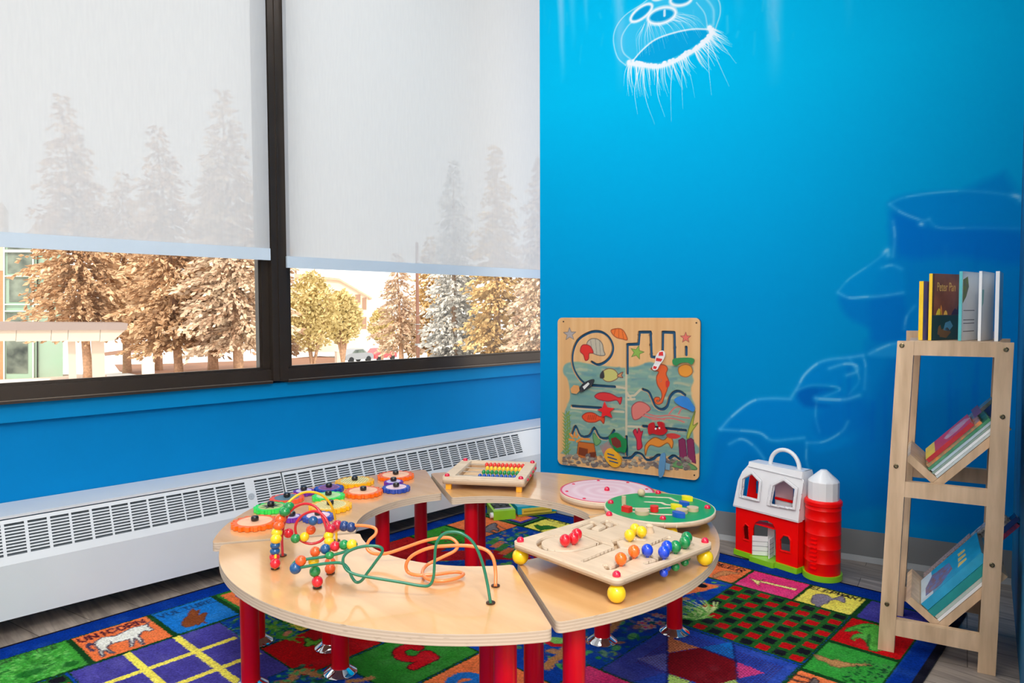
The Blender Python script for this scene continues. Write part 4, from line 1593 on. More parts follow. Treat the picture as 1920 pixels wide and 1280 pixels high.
foliage_spots(.075, .35, -1.78, -1.63, 120, greens, .005, .014)
foliage_spots(.54, .68, -1.9, -1.72, 110, [(30, 130, 80), (70, 170, 90), (20, 80, 60)], .005, .014)
for c in rz(400, 1130, 7.385, [(1020, 415), (1050, 400), (1000, 440)]):
    RUG.dot(c, .012, .009, (214, 130, 100), .9, .3)
RUG.dot(ruv(1042, 1200), .045, .022, (130, 200, 80), .9, .2, .6)
RUG.stroke(rz(1000, 1080, 4.8, [(100, 580), (180, 620), (300, 620)]), .02, (180, 20, 30), 1, .003)
# the red river across the middle and striped beasts beside it
RUG.stroke(cr2([(.02, -.93), (.12, -.86), (.27, -.70), (.40, -.60), (.6, -.52), (.8, -.5)], 5), .12, (176, 20, 26), 1, .004, rough=.003)
for k in range(14):
    c = (.28 + .03 * k, -.66 + .012 * k + random.uniform(-.02, .02))
    RUG.stroke([c, (c[0] + random.uniform(-.03, .03), c[1] + random.uniform(-.02, .02))], .009, (70, 60, 150), .9, .003)
for k in range(5):
    a = (.15 + .045 * k, -.50 - .02 * k)
    RUG.fill([a, (a[0] + .03, a[1] + .008), (a[0] + .06, a[1] - .08), (a[0] + .02, a[1] - .09)], C_ORG if k % 2 else (60, 130, 50), .9, rough=RGH)
for k in range(6):
    RUG.stroke([(.22 + .05 * k, -.95 + .03 * k), (.4 + .05 * k, -.85 + .02 * k)], .022, random.choice([(214, 110, 70), (50, 140, 60), (40, 90, 150)]), .9, .004, rough=.003)
foliage_spots(.12, .5, -.55, -.32, 160, greens + [(150, 160, 190), (190, 130, 120)], .005, .016)
# plain border bands
for q in ([(RU0, RV0), (-.172, RV0), (-.172, RV1), (RU0, RV1)], [(RU0, -.093), (RU1, -.093), (RU1, RV1), (RU0, RV1)], [(1.857, RV0), (RU1, RV0), (RU1, RV1), (1.857, RV1)]):
    RUG.fill(q, (3, 48, 140), rough=.0012)
for q in ([(RU0 + .004, RV0), (RU0 + .004, RV1 - .006)], [(RU0, RV1 - .006), (RU1, RV1 - .006)], [(RU1 - .012, RV1), (RU1 - .012, RV0)]):
    RUG.stroke(q, .013 if q[0][0] < 1 else .026, (20, 20, 34), 1, .002)
for _ in range(2500):                               # uneven pile
    RUG.dot((random.uniform(RU0, RU1), random.uniform(RV0, RV1)), random.uniform(.01, .05), random.uniform(.008, .03), (0, 0, 0) if random.random() < .6 else (255, 255, 255), .035, .8)
RUG.speckle(.10)


def on_rug(x, y, t):
    return np.stack([UR.x * x + VR.x * y, UR.y * x + VR.y * y, np.zeros_like(x) - t], -1)


M_rugside = mat('rug_binding', (24, 26, 44), .9, var=.1, scale=60)
me = grid_mesh('play_rug', RUG, on_rug, thick=.0058)
rug = obj('play_rug', me, [painted_mat('woven_pile', .95, bump=.6, bscale=420, spec=.05, noise=.16), M_rugside])
tag(rug, 'colourful animal alphabet play rug with game boards under the ring table', 'rug')

# ================================================================== the ring table
TT = 0.400


def maple_mat(name, rgb, rgb2, rough=.26, coat=.6, sc=1.0):
    m = mat(name, rgb, rough, var=.035, scale=3.0 * sc, rgb2=rgb2, coat=coat, stretch=(1, 5, 1))
    return m


M_top = maple_mat('maple_veneer', (214, 162, 104), (224, 176, 122))
M_birch = mat('pale_birch', (214, 186, 154), .45, var=.04, scale=8, stretch=(1, 6, 1), rgb2=(224, 198, 168))


def ply_mat():
    m = bpy.data.materials.new('plywood_edge')
    m.use_nodes = True
    nt = m.node_tree
    b = nt.nodes['Principled BSDF']
    b.inputs['Roughness'].default_value = .55
    tc = nt.nodes.new('ShaderNodeTexCoord')
    sp = nt.nodes.new('ShaderNodeSeparateXYZ')
    nt.links.new(tc.outputs['Object'], sp.inputs[0])
    n = nt.nodes.new('ShaderNodeTexNoise')
    n.inputs['Scale'].default_value = 9
    nt.links.new(tc.outputs['Object'], n.inputs['Vector'])
    ma = nt.nodes.new('ShaderNodeMath')
    ma.operation = 'MULTIPLY_ADD'
    ma.inputs[1].default_value = 900.0
    nt.links.new(sp.outputs['Z'], ma.inputs[0])
    nt.links.new(n.outputs['Fac'], ma.inputs[2])
    si = nt.nodes.new('ShaderNodeMath')
    si.operation = 'SINE'
    nt.links.new(ma.outputs[0], si.inputs[0])
    cr = nt.nodes.new('ShaderNodeValToRGB')
    cr.color_ramp.elements[0].color = (*lin((204, 181, 155)), 1)
    cr.color_ramp.elements[1].color = (*lin((220, 200, 176)), 1)
    cr.color_ramp.elements[0].position = .2
    cr.color_ramp.elements[1].position = .6
    nt.links.new(si.outputs[0], cr.inputs[0])
    n3 = nt.nodes.new('ShaderNodeTexNoise')
    n3.inputs['Scale'].default_value = 30
    mp = nt.nodes.new('ShaderNodeMapping')
    mp.inputs['Scale'].default_value = (1, 1, 5)
    nt.links.new(tc.outputs['Object'], mp.inputs[0])
    nt.links.new(mp.outputs[0], n3.inputs['Vector'])
    cr3 = nt.nodes.new('ShaderNodeValToRGB')
    cr3.color_ramp.elements[0].position = .22
    cr3.color_ramp.elements[0].color = (.6, .55, .5, 1)
    cr3.color_ramp.elements[1].position = .38
    cr3.color_ramp.elements[1].color = (1, 1, 1, 1)
    nt.links.new(n3.outputs['Fac'], cr3.inputs[0])
    mx = nt.nodes.new('ShaderNodeMix')
    mx.data_type = 'RGBA'
    mx.blend_type = 'MULTIPLY'
    mx.inputs['Factor'].default_value = .8
    nt.links.new(cr.outputs[0], mx.inputs['A'])
    nt.links.new(cr3.outputs[0], mx.inputs['B'])
    nt.links.new(mx.outputs['Result'], b.inputs['Base Color'])
    return m


M_ply = ply_mat()
M_redleg = mat('red_lacquered_tube', (206, 2, 22), .3, var=.03, scale=6, coat=.12, spec=.3)
M_chrome = mat('chrome', (225, 225, 228), .06, metal=1.0, var=.02, scale=10)
M_screw = mat('steel_screw', (150, 148, 140), .3, metal=.9)


def slab(name, poly, z0, z1, mtop, medge, parent, bev=.003):
    """board with veneered faces and plywood edge"""
    bm = bmesh.new()
    add_prism(bm, poly, z0, z1)
    bevel(bm, bev, 2, 50)
    bm.normal_update()
    for f in bm.faces:
        f.material_index = 0 if abs(f.normal.z) > .9 else 1
    return obj(name, bm, [mtop, medge], parent, smooth=True)


def leg(parent, x, y, tilt=(0, 0)):
    bm = bmesh.new()
    add_cyl(bm, (x, y, .016), (x, y, TT - .0256), .0252, n=28)
    o = obj('leg', bm, M_redleg, parent, smooth=True)
    bm = bmesh.new()
    add_lathe(bm, [(.0, .0), (.049, .0), (.0495, .003), (.047, .0065), (.030, .0165), (.0275, .019), (.0, .019)], n=16, base=(x, y, .0008))
    obj('foot', bm, M_chrome, o, smooth=25)
    return o


def section(label, c, ro, ri, ang_o, ang_i, legs):
    cx, cy = c
    t = thing('play_table', label, 'table', (cx, cy, 0), 0, 'sections of the ring-shaped play table')
    out = arc2((0, 0), ro, ang_o[0], ang_o[1], 30) + arc2((0, 0), ri, ang_i[1], ang_i[0], 20)
    rr = [0] * len(out)
    for i in (0, 30, 31, 51):
        rr[i] = .022
    poly = round_poly(out, rr, 5)
    slab('tabletop', poly, TT - .025, TT, M_top, M_ply, t)
    for x, y in legs:
        leg(t, x - cx, y - cy)
    return t


section('front curved table section carrying the coloured bead maze wires', (.947, -1.267), .7475, .368, (-119.5, -30.9), (-119.2, -29.8), [(.752, -1.650), (.640, -1.868), (1.262, -1.530), (1.468, -1.672)])
section('right curved table section carrying the wooden ball maze board', (.903, -1.288), .7475, .382, (-26.6, 58), (-21.5, 54.4), [(1.335, -1.445), (1.545, -1.535), (1.166, -.955), (1.293, -.738)])
section('back curved table section carrying the abacus and the pink disc', (.976, -1.286), .745, .352, (63.2, 154.6), (64.8, 156.4), [(.960, -.815), (1.03, -.60), (.635, -1.04), (.478, -.862)])
section('left curved table section covered with plastic gears', (.894, -1.276), .741, .345, (153, 242.2), (155.2, 244.4), [(.395, -1.737), (.592, -1.590), (.462, -1.305), (.30, -1.015)])

# ------------------------------------------------------------------ gears
M_knob = mat('black_gear_knob', (24, 22, 26), .3, coat=.3)
GC = {'orange': (252, 112, 22), 'green': (60, 226, 92), 'redorange': (252, 96, 60), 'purple': (112, 40, 168), 'blue': (36, 72, 172), 'yellow': (252, 190, 24)}
FC = {'peach': (244, 186, 150), 'sage': (168, 190, 118), 'slate': (96, 124, 140), 'lilac': (206, 190, 226), 'plum': (140, 92, 150), 'cream': (232, 218, 150), 'mint': (176, 214, 150), 'pink': (230, 196, 206)}
depth_of = lambda P: (P - CAM).dot(_fw)


GEARS = []


def gear(*args):
    GEARS.append(args)


def build_gear(P, r, label, px, py, rpx, col, face, nteeth, pattern=None):
    t = thing('plastic_gear', label, 'gear', (P.x, P.y, TT), random.uniform(0, 6), 'plastic gears on the left table section')
    poly = []
    for k in range(nteeth):
        for f, q in ((-.34, .88), (-.22, 1.0), (.22, 1.0), (.34, .88)):
            a = 2 * math.pi * (k + f) / nteeth
            poly.append((r * q * math.cos(a), r * q * math.sin(a)))
    bm = bmesh.new()
    add_prism(bm, poly, .0012, .0142)
    bevel(bm, .0012, 1, 25)
    obj('toothed_ring', bm, mat('gear_' + col, GC[col], .28, var=.03, scale=20, coat=.3), t, smooth=True)
    bm = bmesh.new()
    add_cyl(bm, (0, 0, .013), (0, 0, .0149), r * .73, n=32)
    m = mat('gear_face_' + face, FC[face], .4, var=.12, scale=40)
    fo = obj('face_disc', bm, m, t, smooth=True)
    if pattern == 'lines':
        bm = bmesh.new()
        for k in range(-5, 6):
            x = k * r * .13
            h_ = math.sqrt(max(0, (r * .68) ** 2 - x * x))
            add_box(bm, (x - .0007, -h_, .0149), (x + .0007, h_, .01525))
        obj('printed_lines', bm, mat('printed_brown_line', (120, 92, 60), .5), fo)
    elif pattern == 'star':
        bm = bmesh.new()
        pl = [(r * (.62 if k % 2 else .3) * math.cos(k * math.pi / 8), r * (.62 if k % 2 else .3) * math.sin(k * math.pi / 8)) for k in range(16)]
        add_prism(bm, pl, .0149, .0153)
        obj('printed_star', bm, mat('printed_dark_star', (70, 66, 66), .5, var=.1), fo)
    elif pattern == 'ring':
        bm = bmesh.new()
        add_lathe(bm, [(r * .35, .0149), (r * .6, .0149), (r * .6, .0154), (r * .35, .0154), (r * .35, .0149)], n=28)
        obj('printed_ring', bm, mat('printed_plum_ring', (120, 70, 130), .5), fo, smooth=True)
    bm = bmesh.new()
    kr = .0115
    add_lathe(bm, [(kr * .7, .0145), (kr, .018), (kr, .026), (kr * .8, .0295), (0, .0305)], n=14)
    obj('knob', bm, M_knob, t, smooth=50)
    return t


gear('large orange gear nearest the left corner of the table', 478, 976, 44, 'orange', 'peach', 18)
gear('green gear with dark star face behind the bead maze posts', 512, 946, 32, 'green', 'sage', 15, 'star')
gear('red-orange gear with slate grey face by the radiator', 541, 931, 32, 'redorange', 'slate', 16)
gear('small purple gear at the radiator edge of the table', 572, 920, 20, 'purple', 'lilac', 12)
gear('blue gear with plum face at the radiator edge', 613, 913, 28, 'blue', 'plum', 14, 'ring')
gear('yellow gear with striped face at the radiator edge', 661, 901, 37, 'yellow', 'cream', 18, 'lines')
gear('orange gear in the middle of the cluster, towards the inner edge', 681, 919, 37, 'orange', 'peach', 18)
gear('bright green gear in the middle of the cluster', 618, 928, 31, 'green', 'mint', 15)
gear('yellow gear with striped face behind the red wire loops', 618, 946, 41, 'yellow', 'cream', 18, 'lines')
gear('small purple gear behind the red wire loops', 548, 967, 19, 'purple', 'lilac', 12)
gear('blue gear partly hidden by the red wire loops', 597, 964, 30, 'blue', 'pink', 14)
gear('orange gear farthest back along the table', 742, 889, 35, 'orange', 'peach', 18)
gear('small purple gear tucked against the farthest orange gear', 738, 902, 18.5, 'purple', 'lilac', 12)
gear('blue gear with pink face nearest the abacus', 741, 912, 27, 'blue', 'pink', 14)

gpos = []
for ga in GEARS:
    P = on_z(ga[1], ga[2], TT + .015)
    gpos.append([P.x, P.y, ga[3] / F_PX * depth_of(P) * .97])
for _ in range(60):                                  # teeth touch, never cross
    for i in range(len(gpos)):
        for j in range(i):
            a_, b_ = gpos[i], gpos[j]
            d_ = Vector((a_[0] - b_[0], a_[1] - b_[1]))
            need = a_[2] + b_[2] + .001
            if d_.length < need:
                mv = d_.normalized() * (need - d_.length) * .5
                a_[0] += mv.x
                a_[1] += mv.y
                b_[0] -= mv.x
                b_[1] -= mv.y
for ga, gp in zip(GEARS, gpos):
    build_gear(Vector((gp[0], gp[1], 0)), gp[2], *ga)

# ------------------------------------------------------------------ bead maze
M_w = {'yellow': mat('yellow_wire', (244, 190, 30), .3, coat=.4), 'red': mat('red_wire', (206, 24, 44), .3, coat=.4), 'green': mat('green_wire', (24, 118, 88), .3, coat=.4), 'orange': mat('orange_wire', (250, 140, 74), .3, coat=.4)}
BC = {'red': (222, 24, 44), 'yellow': (250, 206, 24), 'green': (22, 140, 72), 'blue': (20, 84, 140), 'orange': (244, 92, 30), 'navy': (34, 62, 122), 'crimson': (196, 22, 52)}


def bead_mat(c):
    return mat('bead_' + c, BC[c], .25, var=.03, scale=20, coat=.5)


maze = thing('bead_maze', 'bead maze of looping yellow, red, orange and green wires with wooden beads', 'bead maze', tuple(on_z(700, 1075, TT)))
mz0 = maze.location.copy()


def wire_pts(pts, d0, d1, r=.0034):
    n = len(pts)
    out = []
    for i, p in enumerate(pts):
        f = i / (n - 1)
        dd = d0 + (d1 - d0) * f + (p[2] if len(p) > 2 else 0)
        dr = ray(p[0], p[1])
        q = CAM + dr * dd
        zmin = TT + (.012 if 0 < i < n - 1 else .0045)
        if q.z < zmin:
            q = on_z(p[0], p[1], zmin)
        out.append(q)
    return out


def dz_at(px, py):
    return depth_of(on_z(px, py, TT))


W = {}
W['yellow'] = wire_pts([(516, 1066), (517, 1030), (518, 990), (526, 965), (541, 942), (558, 928), (577, 922), (600, 926), (618, 942), (627, 965), (630, 990), (631, 1014)], dz_at(516, 1066), dz_at(631, 1014))
W['red'] = wire_pts([(530, 1042), (529, 1005), (535, 975), (550, 953), (572, 944), (592, 950), (604, 968), (612, 995), (604, 1012), (585, 1019), (566, 1014), (555, 1000), (555, 982), (568, 965), (590, 958), (606, 966), (617, 984), (620, 1000), (618, 1020), (619, 1048), (620, 1074)], dz_at(530, 1042), dz_at(620, 1074))
W['green'] = wire_pts([(920, 1131), (913, 1090), (903, 1050), (888, 1018), (868, 1001), (848, 997), (830, 1002), (818, 1020), (815, 1050), (813, 1080), (806, 1096), (790, 1098), (750, 1091), (700, 1083), (668, 1077), (650, 1068), (643, 1052), (648, 1038), (665, 1028), (690, 1023), (712, 1025), (717, 1034), (705, 1052), (690, 1072), (678, 1088), (668, 1091), (660, 1082), (653, 1066), (642, 1056), (622, 1055), (590, 1059), (558, 1064), (549, 1060), (555, 1052), (575, 1048), (610, 1043), (640, 1036), (658, 1028), (668, 1020), (658, 1017), (640, 1021), (612, 1028), (594, 1034), (588, 1048), (590, 1070), (595, 1102)], dz_at(920, 1131), dz_at(595, 1102))
W['orange'] = wire_pts([(929, 1099), (929, 1070), (924, 1045), (910, 1030), (880, 1023), (840, 1023), (805, 1027), (775, 1040), (762, 1056), (765, 1072), (785, 1078), (820, 1076), (855, 1072), (869, 1076), (855, 1084), (825, 1089), (800, 1084), (792, 1072), (802, 1058), (830, 1044), (853, 1032), (858, 1020), (846, 1009), (826, 1008), (795, 1014), (760, 1026), (725, 1037), (700, 1037), (688, 1027), (692, 1013), (704, 1001), (704, 991), (690, 986), (665, 985), (640, 990), (620, 1000)], dz_at(929, 1099), dz_at(620, 1045))
for k in ('yellow', 'red', 'green', 'orange'):
    pts = smooth_path([p - mz0 for p in W[k]], 6)
    bm = bmesh.new()
    add_tube(bm, pts, .0034 if k != 'orange' else .0042, n=10)
    obj('wire_' + k, bm, M_w[k], maze, smooth='all').name = k + '_wire'
M_wash = mat('brown_washer', (84, 58, 44), .35, metal=.5)
for p in ((516, 1066), (530, 1042), (631, 1014), (620, 1074), (595, 1102), (929, 1099), (920, 1131)):
    q = on_z(p[0], p[1], TT) - mz0
    bm = bmesh.new()
    add_lathe(bm, [(.0, 0.0009), (.0105, .0009), (.0105, .003), (.006, .0055), (.0, .0055)], n=16, base=q)
    obj('washer', bm, M_wash, maze, smooth=40)


def bead(px, py, rpx, c, wk, squash=1.0):
    best = min(W[wk], key=lambda q: (lambda v: (960 + F_PX * v.dot(RT) / v.dot(_fw) - px) ** 2 + (640 - F_PX * v.dot(UP) / v.dot(_fw) - py) ** 2)(q - CAM))
    dd = depth_of(best)
    P = CAM + ray(px, py) * dd
    r = rpx / F_PX * dd
    if P.z - r * squash < TT + .002:
        P = P + Vector((0, 0, TT + .002 + r * squash - P.z))
    bm = bmesh.new()
    add_ball(bm, (0, 0, 0), r, 18, squash)
    o = obj('bead', bm, bead_mat(c), maze, smooth='all')
    o.location = P - mz0


for px, py, r, c, sq in ((516, 1056, 9.7, 'red', .95), (515, 1044, 9.7, 'red', .85), (515.5, 1033, 9.3, 'blue', .8), (516, 1022, 9.3, 'blue', .8), (517.5, 1010, 10.5, 'yellow', .9), (519, 998, 10.5, 'yellow', .9), (523, 985, 10.5, 'orange', .8), (525, 973, 10.8, 'orange', .85), (534, 959, 10.2, 'green', .85), (541.5, 949, 10.2, 'green', .85)):
    bead(px, py, r, c, 'yellow', sq)
for px, py, r, c, sq in ((541, 999, 9.2, 'red', 1), (554, 1009, 9, 'green', 1), (571, 1006, 9, 'yellow', 1), (583, 993, 9, 'orange', 1), (587, 976, 9, 'blue', 1), (619, 1066, 10, 'orange', .95), (619, 1053, 10, 'orange', .85), (617, 1014, 9.3, 'yellow', .85), (616, 1004, 9.3, 'yellow', .85), (620, 991, 9.8, 'crimson', .9)):
    bead(px, py, r, c, 'red', sq)
for px, py, r, c, sq in ((554, 1065, 11, 'blue', 1), (564, 1051, 10.5, 'orange', .95), (591, 1034, 9.6, 'orange', 1), (610, 1029, 9.6, 'blue', 1), (628, 1024, 9.6, 'red', 1), (645, 1021, 9.4, 'green', 1), (660, 1021, 10.4, 'yellow', 1), (588, 1052, 10, 'yellow', .9), (590.5, 1071, 10.4, 'green', 1), (595, 1090, 10.4, 'red', 1), (618, 1041, 9, 'green', .8)):
    bead(px, py, r, c, 'green', sq)
for px, py, r, c, sq in ((632, 984, 10, 'crimson', .95), (645, 986, 10, 'navy', 1), (658, 988, 9.6, 'navy', 1)):
    bead(px, py, r, c, 'orange', sq)

# ------------------------------------------------------------------ ball maze board
M_redcap = mat('red_plastic_cap', (214, 20, 62), .2, coat=.6)
M_yball = mat('yellow_ball_foot', (250, 208, 20), .25, coat=.5)
ZB_ = TT + .060
cor = [on_z(*p, ZB_) for p in ((965, 1017), (1135, 959.5), (1329, 1014), (1168, 1090))]
cen = sum(cor, Vector()) / 4
ex = ((cor[3] - cor[0]) + (cor[2] - cor[1])).normalized()
ey = Vector((-ex.y, ex.x, 0))
hx = ((cor[3] - cor[0]).length + (cor[2] - cor[1]).length) / 4
hy = ((cor[1] - cor[0]).dot(ey) + (cor[2] - cor[3]).dot(ey)) / 4
mzb = thing('ball_maze', 'square pale wooden slot maze with coloured balls on yellow ball feet', 'toy', (cen.x, cen.y, TT), math.atan2(ex.y, ex.x))
print('maze board', cen, hx, hy)


def mloc(px, py, z=ZB_):
    p = on_z(px, py, z) - Vector((cen.x, cen.y, 0))
    return (p.dot(ex), p.dot(ey))


K2 = 1920 / 560


def ml2(pts):
    return [mloc(800 + a / K2, 840 + b / K2) for a, b in pts]


slots = [
    cr2(ml2([(745, 610), (725, 600), (730, 585), (775, 565), (850, 560), (930, 555)]), 4)[:0] or cr2(ml2([(930, 560), (850, 562), (770, 575), (725, 600), (730, 630), (770, 650), (850, 660), (930, 660), (990, 650), (1060, 630), (1130, 605)]), 5),
    ml2([(985, 545), (1130, 605), (1230, 635), (1010, 725)]),
    ml2([(950, 515), (1045, 480), (1040, 505), (1110, 520), (1140, 470)])[:0] or ml2([(950, 515), (1060, 472), (1090, 490), (1040, 515), (1110, 530), (1170, 500), (1130, 480), (1160, 465), (1220, 488), (1170, 505)]),
    ml2([(1230, 635), (1205, 595), (1260, 580), (1330, 585), (1400, 590)]),
    ml2([(1230, 635), (1300, 645), (1420, 630), (1560, 570)]),
    ml2([(1150, 750), (1165, 775), (1200, 770), (1290, 720), (1350, 690), (1420, 685)]),
    ml2([(1410, 740), (1500, 715), (1440, 695), (1420, 675)]),
    ml2([(1500, 710), (1540, 680), (1600, 650), (1700, 620)]),
]
WS = .0066
mxs = np.arange(-hx - .002, hx + .0021, .0012)
mys = np.arange(-hy - .002, hy + .0021, .0012)


def maze_sd(X, Y):
    d = sd_rrect(X, Y, -hx, hx, -hy, hy, .018)
    s_ = np.full(X.shape, 1e9)
    for sl in slots:
        s_ = np.minimum(s_, Painter.seg_dist(X, Y, sl) - WS)
    return np.maximum(d, -s_)


MP = Painter(mxs, mys, (236, 218, 190))
keep, snp = sdf_board(MP, maze_sd)
me = grid_mesh('maze_board', MP, lambda x, y, t: np.stack([x, y, np.full_like(x, .060) - t], -1), keep, snp, thick=.0165)
obj('board', me, [M_birch, M_ply], mzb)
bm = bmesh.new()
add_prism(bm, round_poly([(-hx + .012, -hy + .012), (hx - .012, -hy + .012), (hx - .012, hy - .012), (-hx + .012, hy - .012)], .01), .0405, .0434)
obj('base_sheet', bm, mat('maze_base_sheet', (206, 176, 140), .5, var=.05), mzb)
for sx in (-1, 1):
    for sy in (-1, 1):
        x, y = sx * (hx - .016), sy * (hy - .016)
        bm = bmesh.new()
        add_ball(bm, (x, y, .0212), .0210, 22)
        obj('ball_foot', bm, M_yball, mzb, smooth='all')
        bm = bmesh.new()
        add_lathe(bm, [(.0095, .0600), (.0095, .063), (.0085, .0675), (.005, .071), (0, .0722)], n=18, base=(x, y, 0))
        obj('corner_cap', bm, M_redcap, mzb, smooth=60)
PC = {'red': (226, 16, 36), 'yellow': (250, 208, 20), 'orange': (250, 112, 14), 'blue': (26, 72, 214), 'green': (22, 138, 72)}
for a, b, c in ((890, 612, 'red'), (945, 598, 'red'), (965, 572, 'red'), (1305, 578, 'yellow'), (1340, 538, 'yellow'), (1382, 555, 'yellow'), (1248, 735, 'orange'), (1332, 685, 'orange'), (1418, 678, 'blue'), (1525, 690, 'blue'), (1545, 655, 'blue'), (1600, 655, 'green'), (1660, 625, 'green'), (1672, 595, 'green')):
    px, py = 800 + a / K2, 840 + (b + 22) / K2
    x, y = mloc(px, py)
    r = .0142
    bm = bmesh.new()
    add_cyl(bm, (x, y, .04), (x, y, .064), .0042, n=10)
    add_ball(bm, (x, y, .064 + r * .9), r, 18, 1.08)
    obj('sliding_ball', bm, mat('maze_ball_' + c, PC[c], .2, coat=.6), mzb, smooth='all')
    bm = bmesh.new()
    add_cyl(bm, (x, y, .03), (x, y, .041), .0042, n=10)
    add_ball(bm, (x, y, .027), .0105, 16)
    obj('under_ball', bm, mat('maze_ball_' + c, PC[c], .2, coat=.6), mzb, smooth='all')
x, y = mloc(800 + 1432 / K2, 840 + 540 / K2)
bm = bmesh.new()
add_lathe(bm, [(.0, .0602), (.0125, .0602), (.012, .066), (.0085, .073), (.0105, .078), (.007, .082), (0, .083)], n=18, base=(x, y, 0))
obj('wooden_peg', bm, M_birch, mzb, smooth=50)

# ------------------------------------------------------------------ abacus
ZA = TT + .048
K8 = 1920 / 340
ac = [on_z(820 + a / K8, 860 + b / K8, ZA) for a, b in ((250, 5), (1035, 35), (945, 222), (65, 190))]
acen = sum(ac, Vector()) / 4
ax_ = ((ac[1] - ac[0]) + (ac[2] - ac[3])).normalized()
ay_ = Vector((-ax_.y, ax_.x, 0))
ahx = ((ac[1] - ac[0]).length + (ac[2] - ac[3]).length) / 4
ahy = abs((ac[0] - ac[3]).dot(ay_) + (ac[1] - ac[2]).dot(ay_)) / 4
print('abacus', acen, ahx, ahy)
ab = thing('abacus', 'wooden abacus board with rows of red, yellow, green and blue beads', 'abacus', (acen.x, acen.y, TT), math.atan2(ax_.y, ax_.x))
AP = Painter(np.linspace(-ahx - .002, ahx + .002, 150), np.linspace(-ahy - .002, ahy + .002, 100), (236, 214, 180))
wx0, wx1, wy0, wy1 = -ahx + .042, ahx - .040, -ahy + .028, ahy - .018


def ab_sd(X, Y):
    return np.maximum(sd_rrect(X, Y, -ahx, ahx, -ahy, ahy, .01), -sd_rrect(X, Y, wx0, wx1, wy0, wy1, .004))


keep, snp = sdf_board(AP, ab_sd)
me = grid_mesh('frame', AP, lambda x, y, t: np.stack([x, y, np.full_like(x, .048) - t], -1), keep, snp, thick=.026)
obj('frame', me, [M_birch, M_ply], ab)
box_obj('bottom_sheet', (wx0 - .004, wy0 - .004, .0215), (wx1 + .004, wy1 + .004, .0235), mat('abacus_bottom_sheet', (226, 186, 140), .5, var=.05), ab)
M_rod = mat('steel_rod', (190, 184, 176), .25, metal=.9)
for i, c in enumerate(('blue', 'green', 'yellow', 'red')):
    y = wy0 + (wy1 - wy0) * (i + .5) / 4
    bm = bmesh.new()
    add_cyl(bm, (wx0 - .005, y, .041), (wx1 + .005, y, .041), .0018, n=8)
    obj('rod', bm, M_rod, ab, smooth=True)
    pitch = (wx1 - wx0) * .72 / 10
    for k in range(9 if c != 'red' else 10):
        bm = bmesh.new()
        add_ball(bm, (0, 0, 0), min(.0098, (wy1 - wy0) / 9), 14)
        o = obj('bead', bm, mat('abacus_' + c, {'red': (232, 56, 40), 'yellow': (252, 206, 50), 'green': (20, 140, 70), 'blue': (28, 82, 172)}[c], .25, coat=.4), ab, smooth='all')
        o.location = (wx1 - .008 - pitch * k, y, .041)
        o.scale = (.78, 1, 1)
M_ofoot = mat('orange_block_foot', (250, 176, 40), .4, coat=.2)
for sx in (-1, 1):
    for sy in (-1, 1):
        box_obj('block_foot', (sx * (ahx - .022) - .010, sy * (ahy - .016) - .009, 0.0006), (sx * (ahx - .022) + .010, sy * (ahy - .016) + .009, .0218), M_ofoot, ab, .002)
        bm = bmesh.new()
        add_lathe(bm, [(.0095, .0480), (.0095, .051), (.008, .055), (.004, .0575), (0, .058)], n=16, base=(sx * (ahx - .016), sy * (ahy - .014), 0))
        obj('corner_cap', bm, M_redcap, ab, smooth=60)
for k in range(4):                                   # red rod ends on the right edge
    bm = bmesh.new()
    add_ball(bm, (ahx + .001, wy0 + (wy1 - wy0) * (k + .5) / 4, .035), .0055, 10)
    obj('rod_end', bm, M_redcap, ab, smooth='all')

# ------------------------------------------------------------------ pink spiral disc
ZP = TT + .024
pc = on_z(1138, 919, ZP)
pr_ = abs((on_z(1050, 921, ZP) - pc).dot(RT)) 
print('pink disc', pc, pr_)
pk = thing('spinning_disc', 'flat pink swirl disc with small red studs round its rim', 'toy', (pc.x, pc.y, TT))
PD = Painter(np.linspace(-pr_, pr_, 130), np.linspace(-pr_, pr_, 130), (226, 186, 196))
sp_ = [(pr_ * .92 * t / 22 * math.cos(t * 1.0), pr_ * .92 * t / 22 * math.sin(t * 1.0)) for t in np.linspace(0, 22, 260)]
PD.stroke(sp_, pr_ * .11, (236, 208, 214), .75, .012)
PD.stroke([(pr_ * .975 * math.cos(a), pr_ * .975 * math.sin(a)) for a in np.linspace(0, 6.283, 60)], pr_ * .05, (216, 40, 84), 1, .002, closed=True)
keep, snp = sdf_board(PD, lambda X, Y: np.hypot(X, Y) - pr_ * .992)
me = grid_mesh('disc', PD, lambda x, y, t: np.stack([x, y, np.full_like(x, .024) - t], -1), keep, snp, thick=.0225)
obj('disc', me, [painted_mat('pink_swirl_print', .35), M_ply], pk)
bm = bmesh.new()
add_lathe(bm, [(.0095, .0240), (.0095, .028), (.0085, .033), (.004, .0365), (0, .037)], n=18)
obj('centre_knob', bm, M_redcap, pk, smooth=60)
for k in range(8):
    a = k * math.pi / 4 + .1
    bm = bmesh.new()
    add_lathe(bm, [(.006, .0240), (.006, .0255), (0, .0275)], n=12, base=(pr_ * .86 * math.cos(a), pr_ * .86 * math.sin(a), 0))
    obj('rim_stud', bm, M_redcap, pk, smooth=60)

# ------------------------------------------------------------------ green track disc
ZG = TT + .052
gc = on_z(1236, 949.5, ZG)
gr = .5 * (on_z(1339, 953, ZG) - on_z(1131, 948, ZG)).length
print('green disc', gc, gr)
gd = thing('track_disc', 'round green track board with wooden and coloured sliding pieces', 'toy', (gc.x, gc.y, TT))


def gl(a, b, z=ZG):
    p = on_z(800 + a / K2, 840 + b / K2, z)
    return (p.x - gc.x, p.y - gc.y)


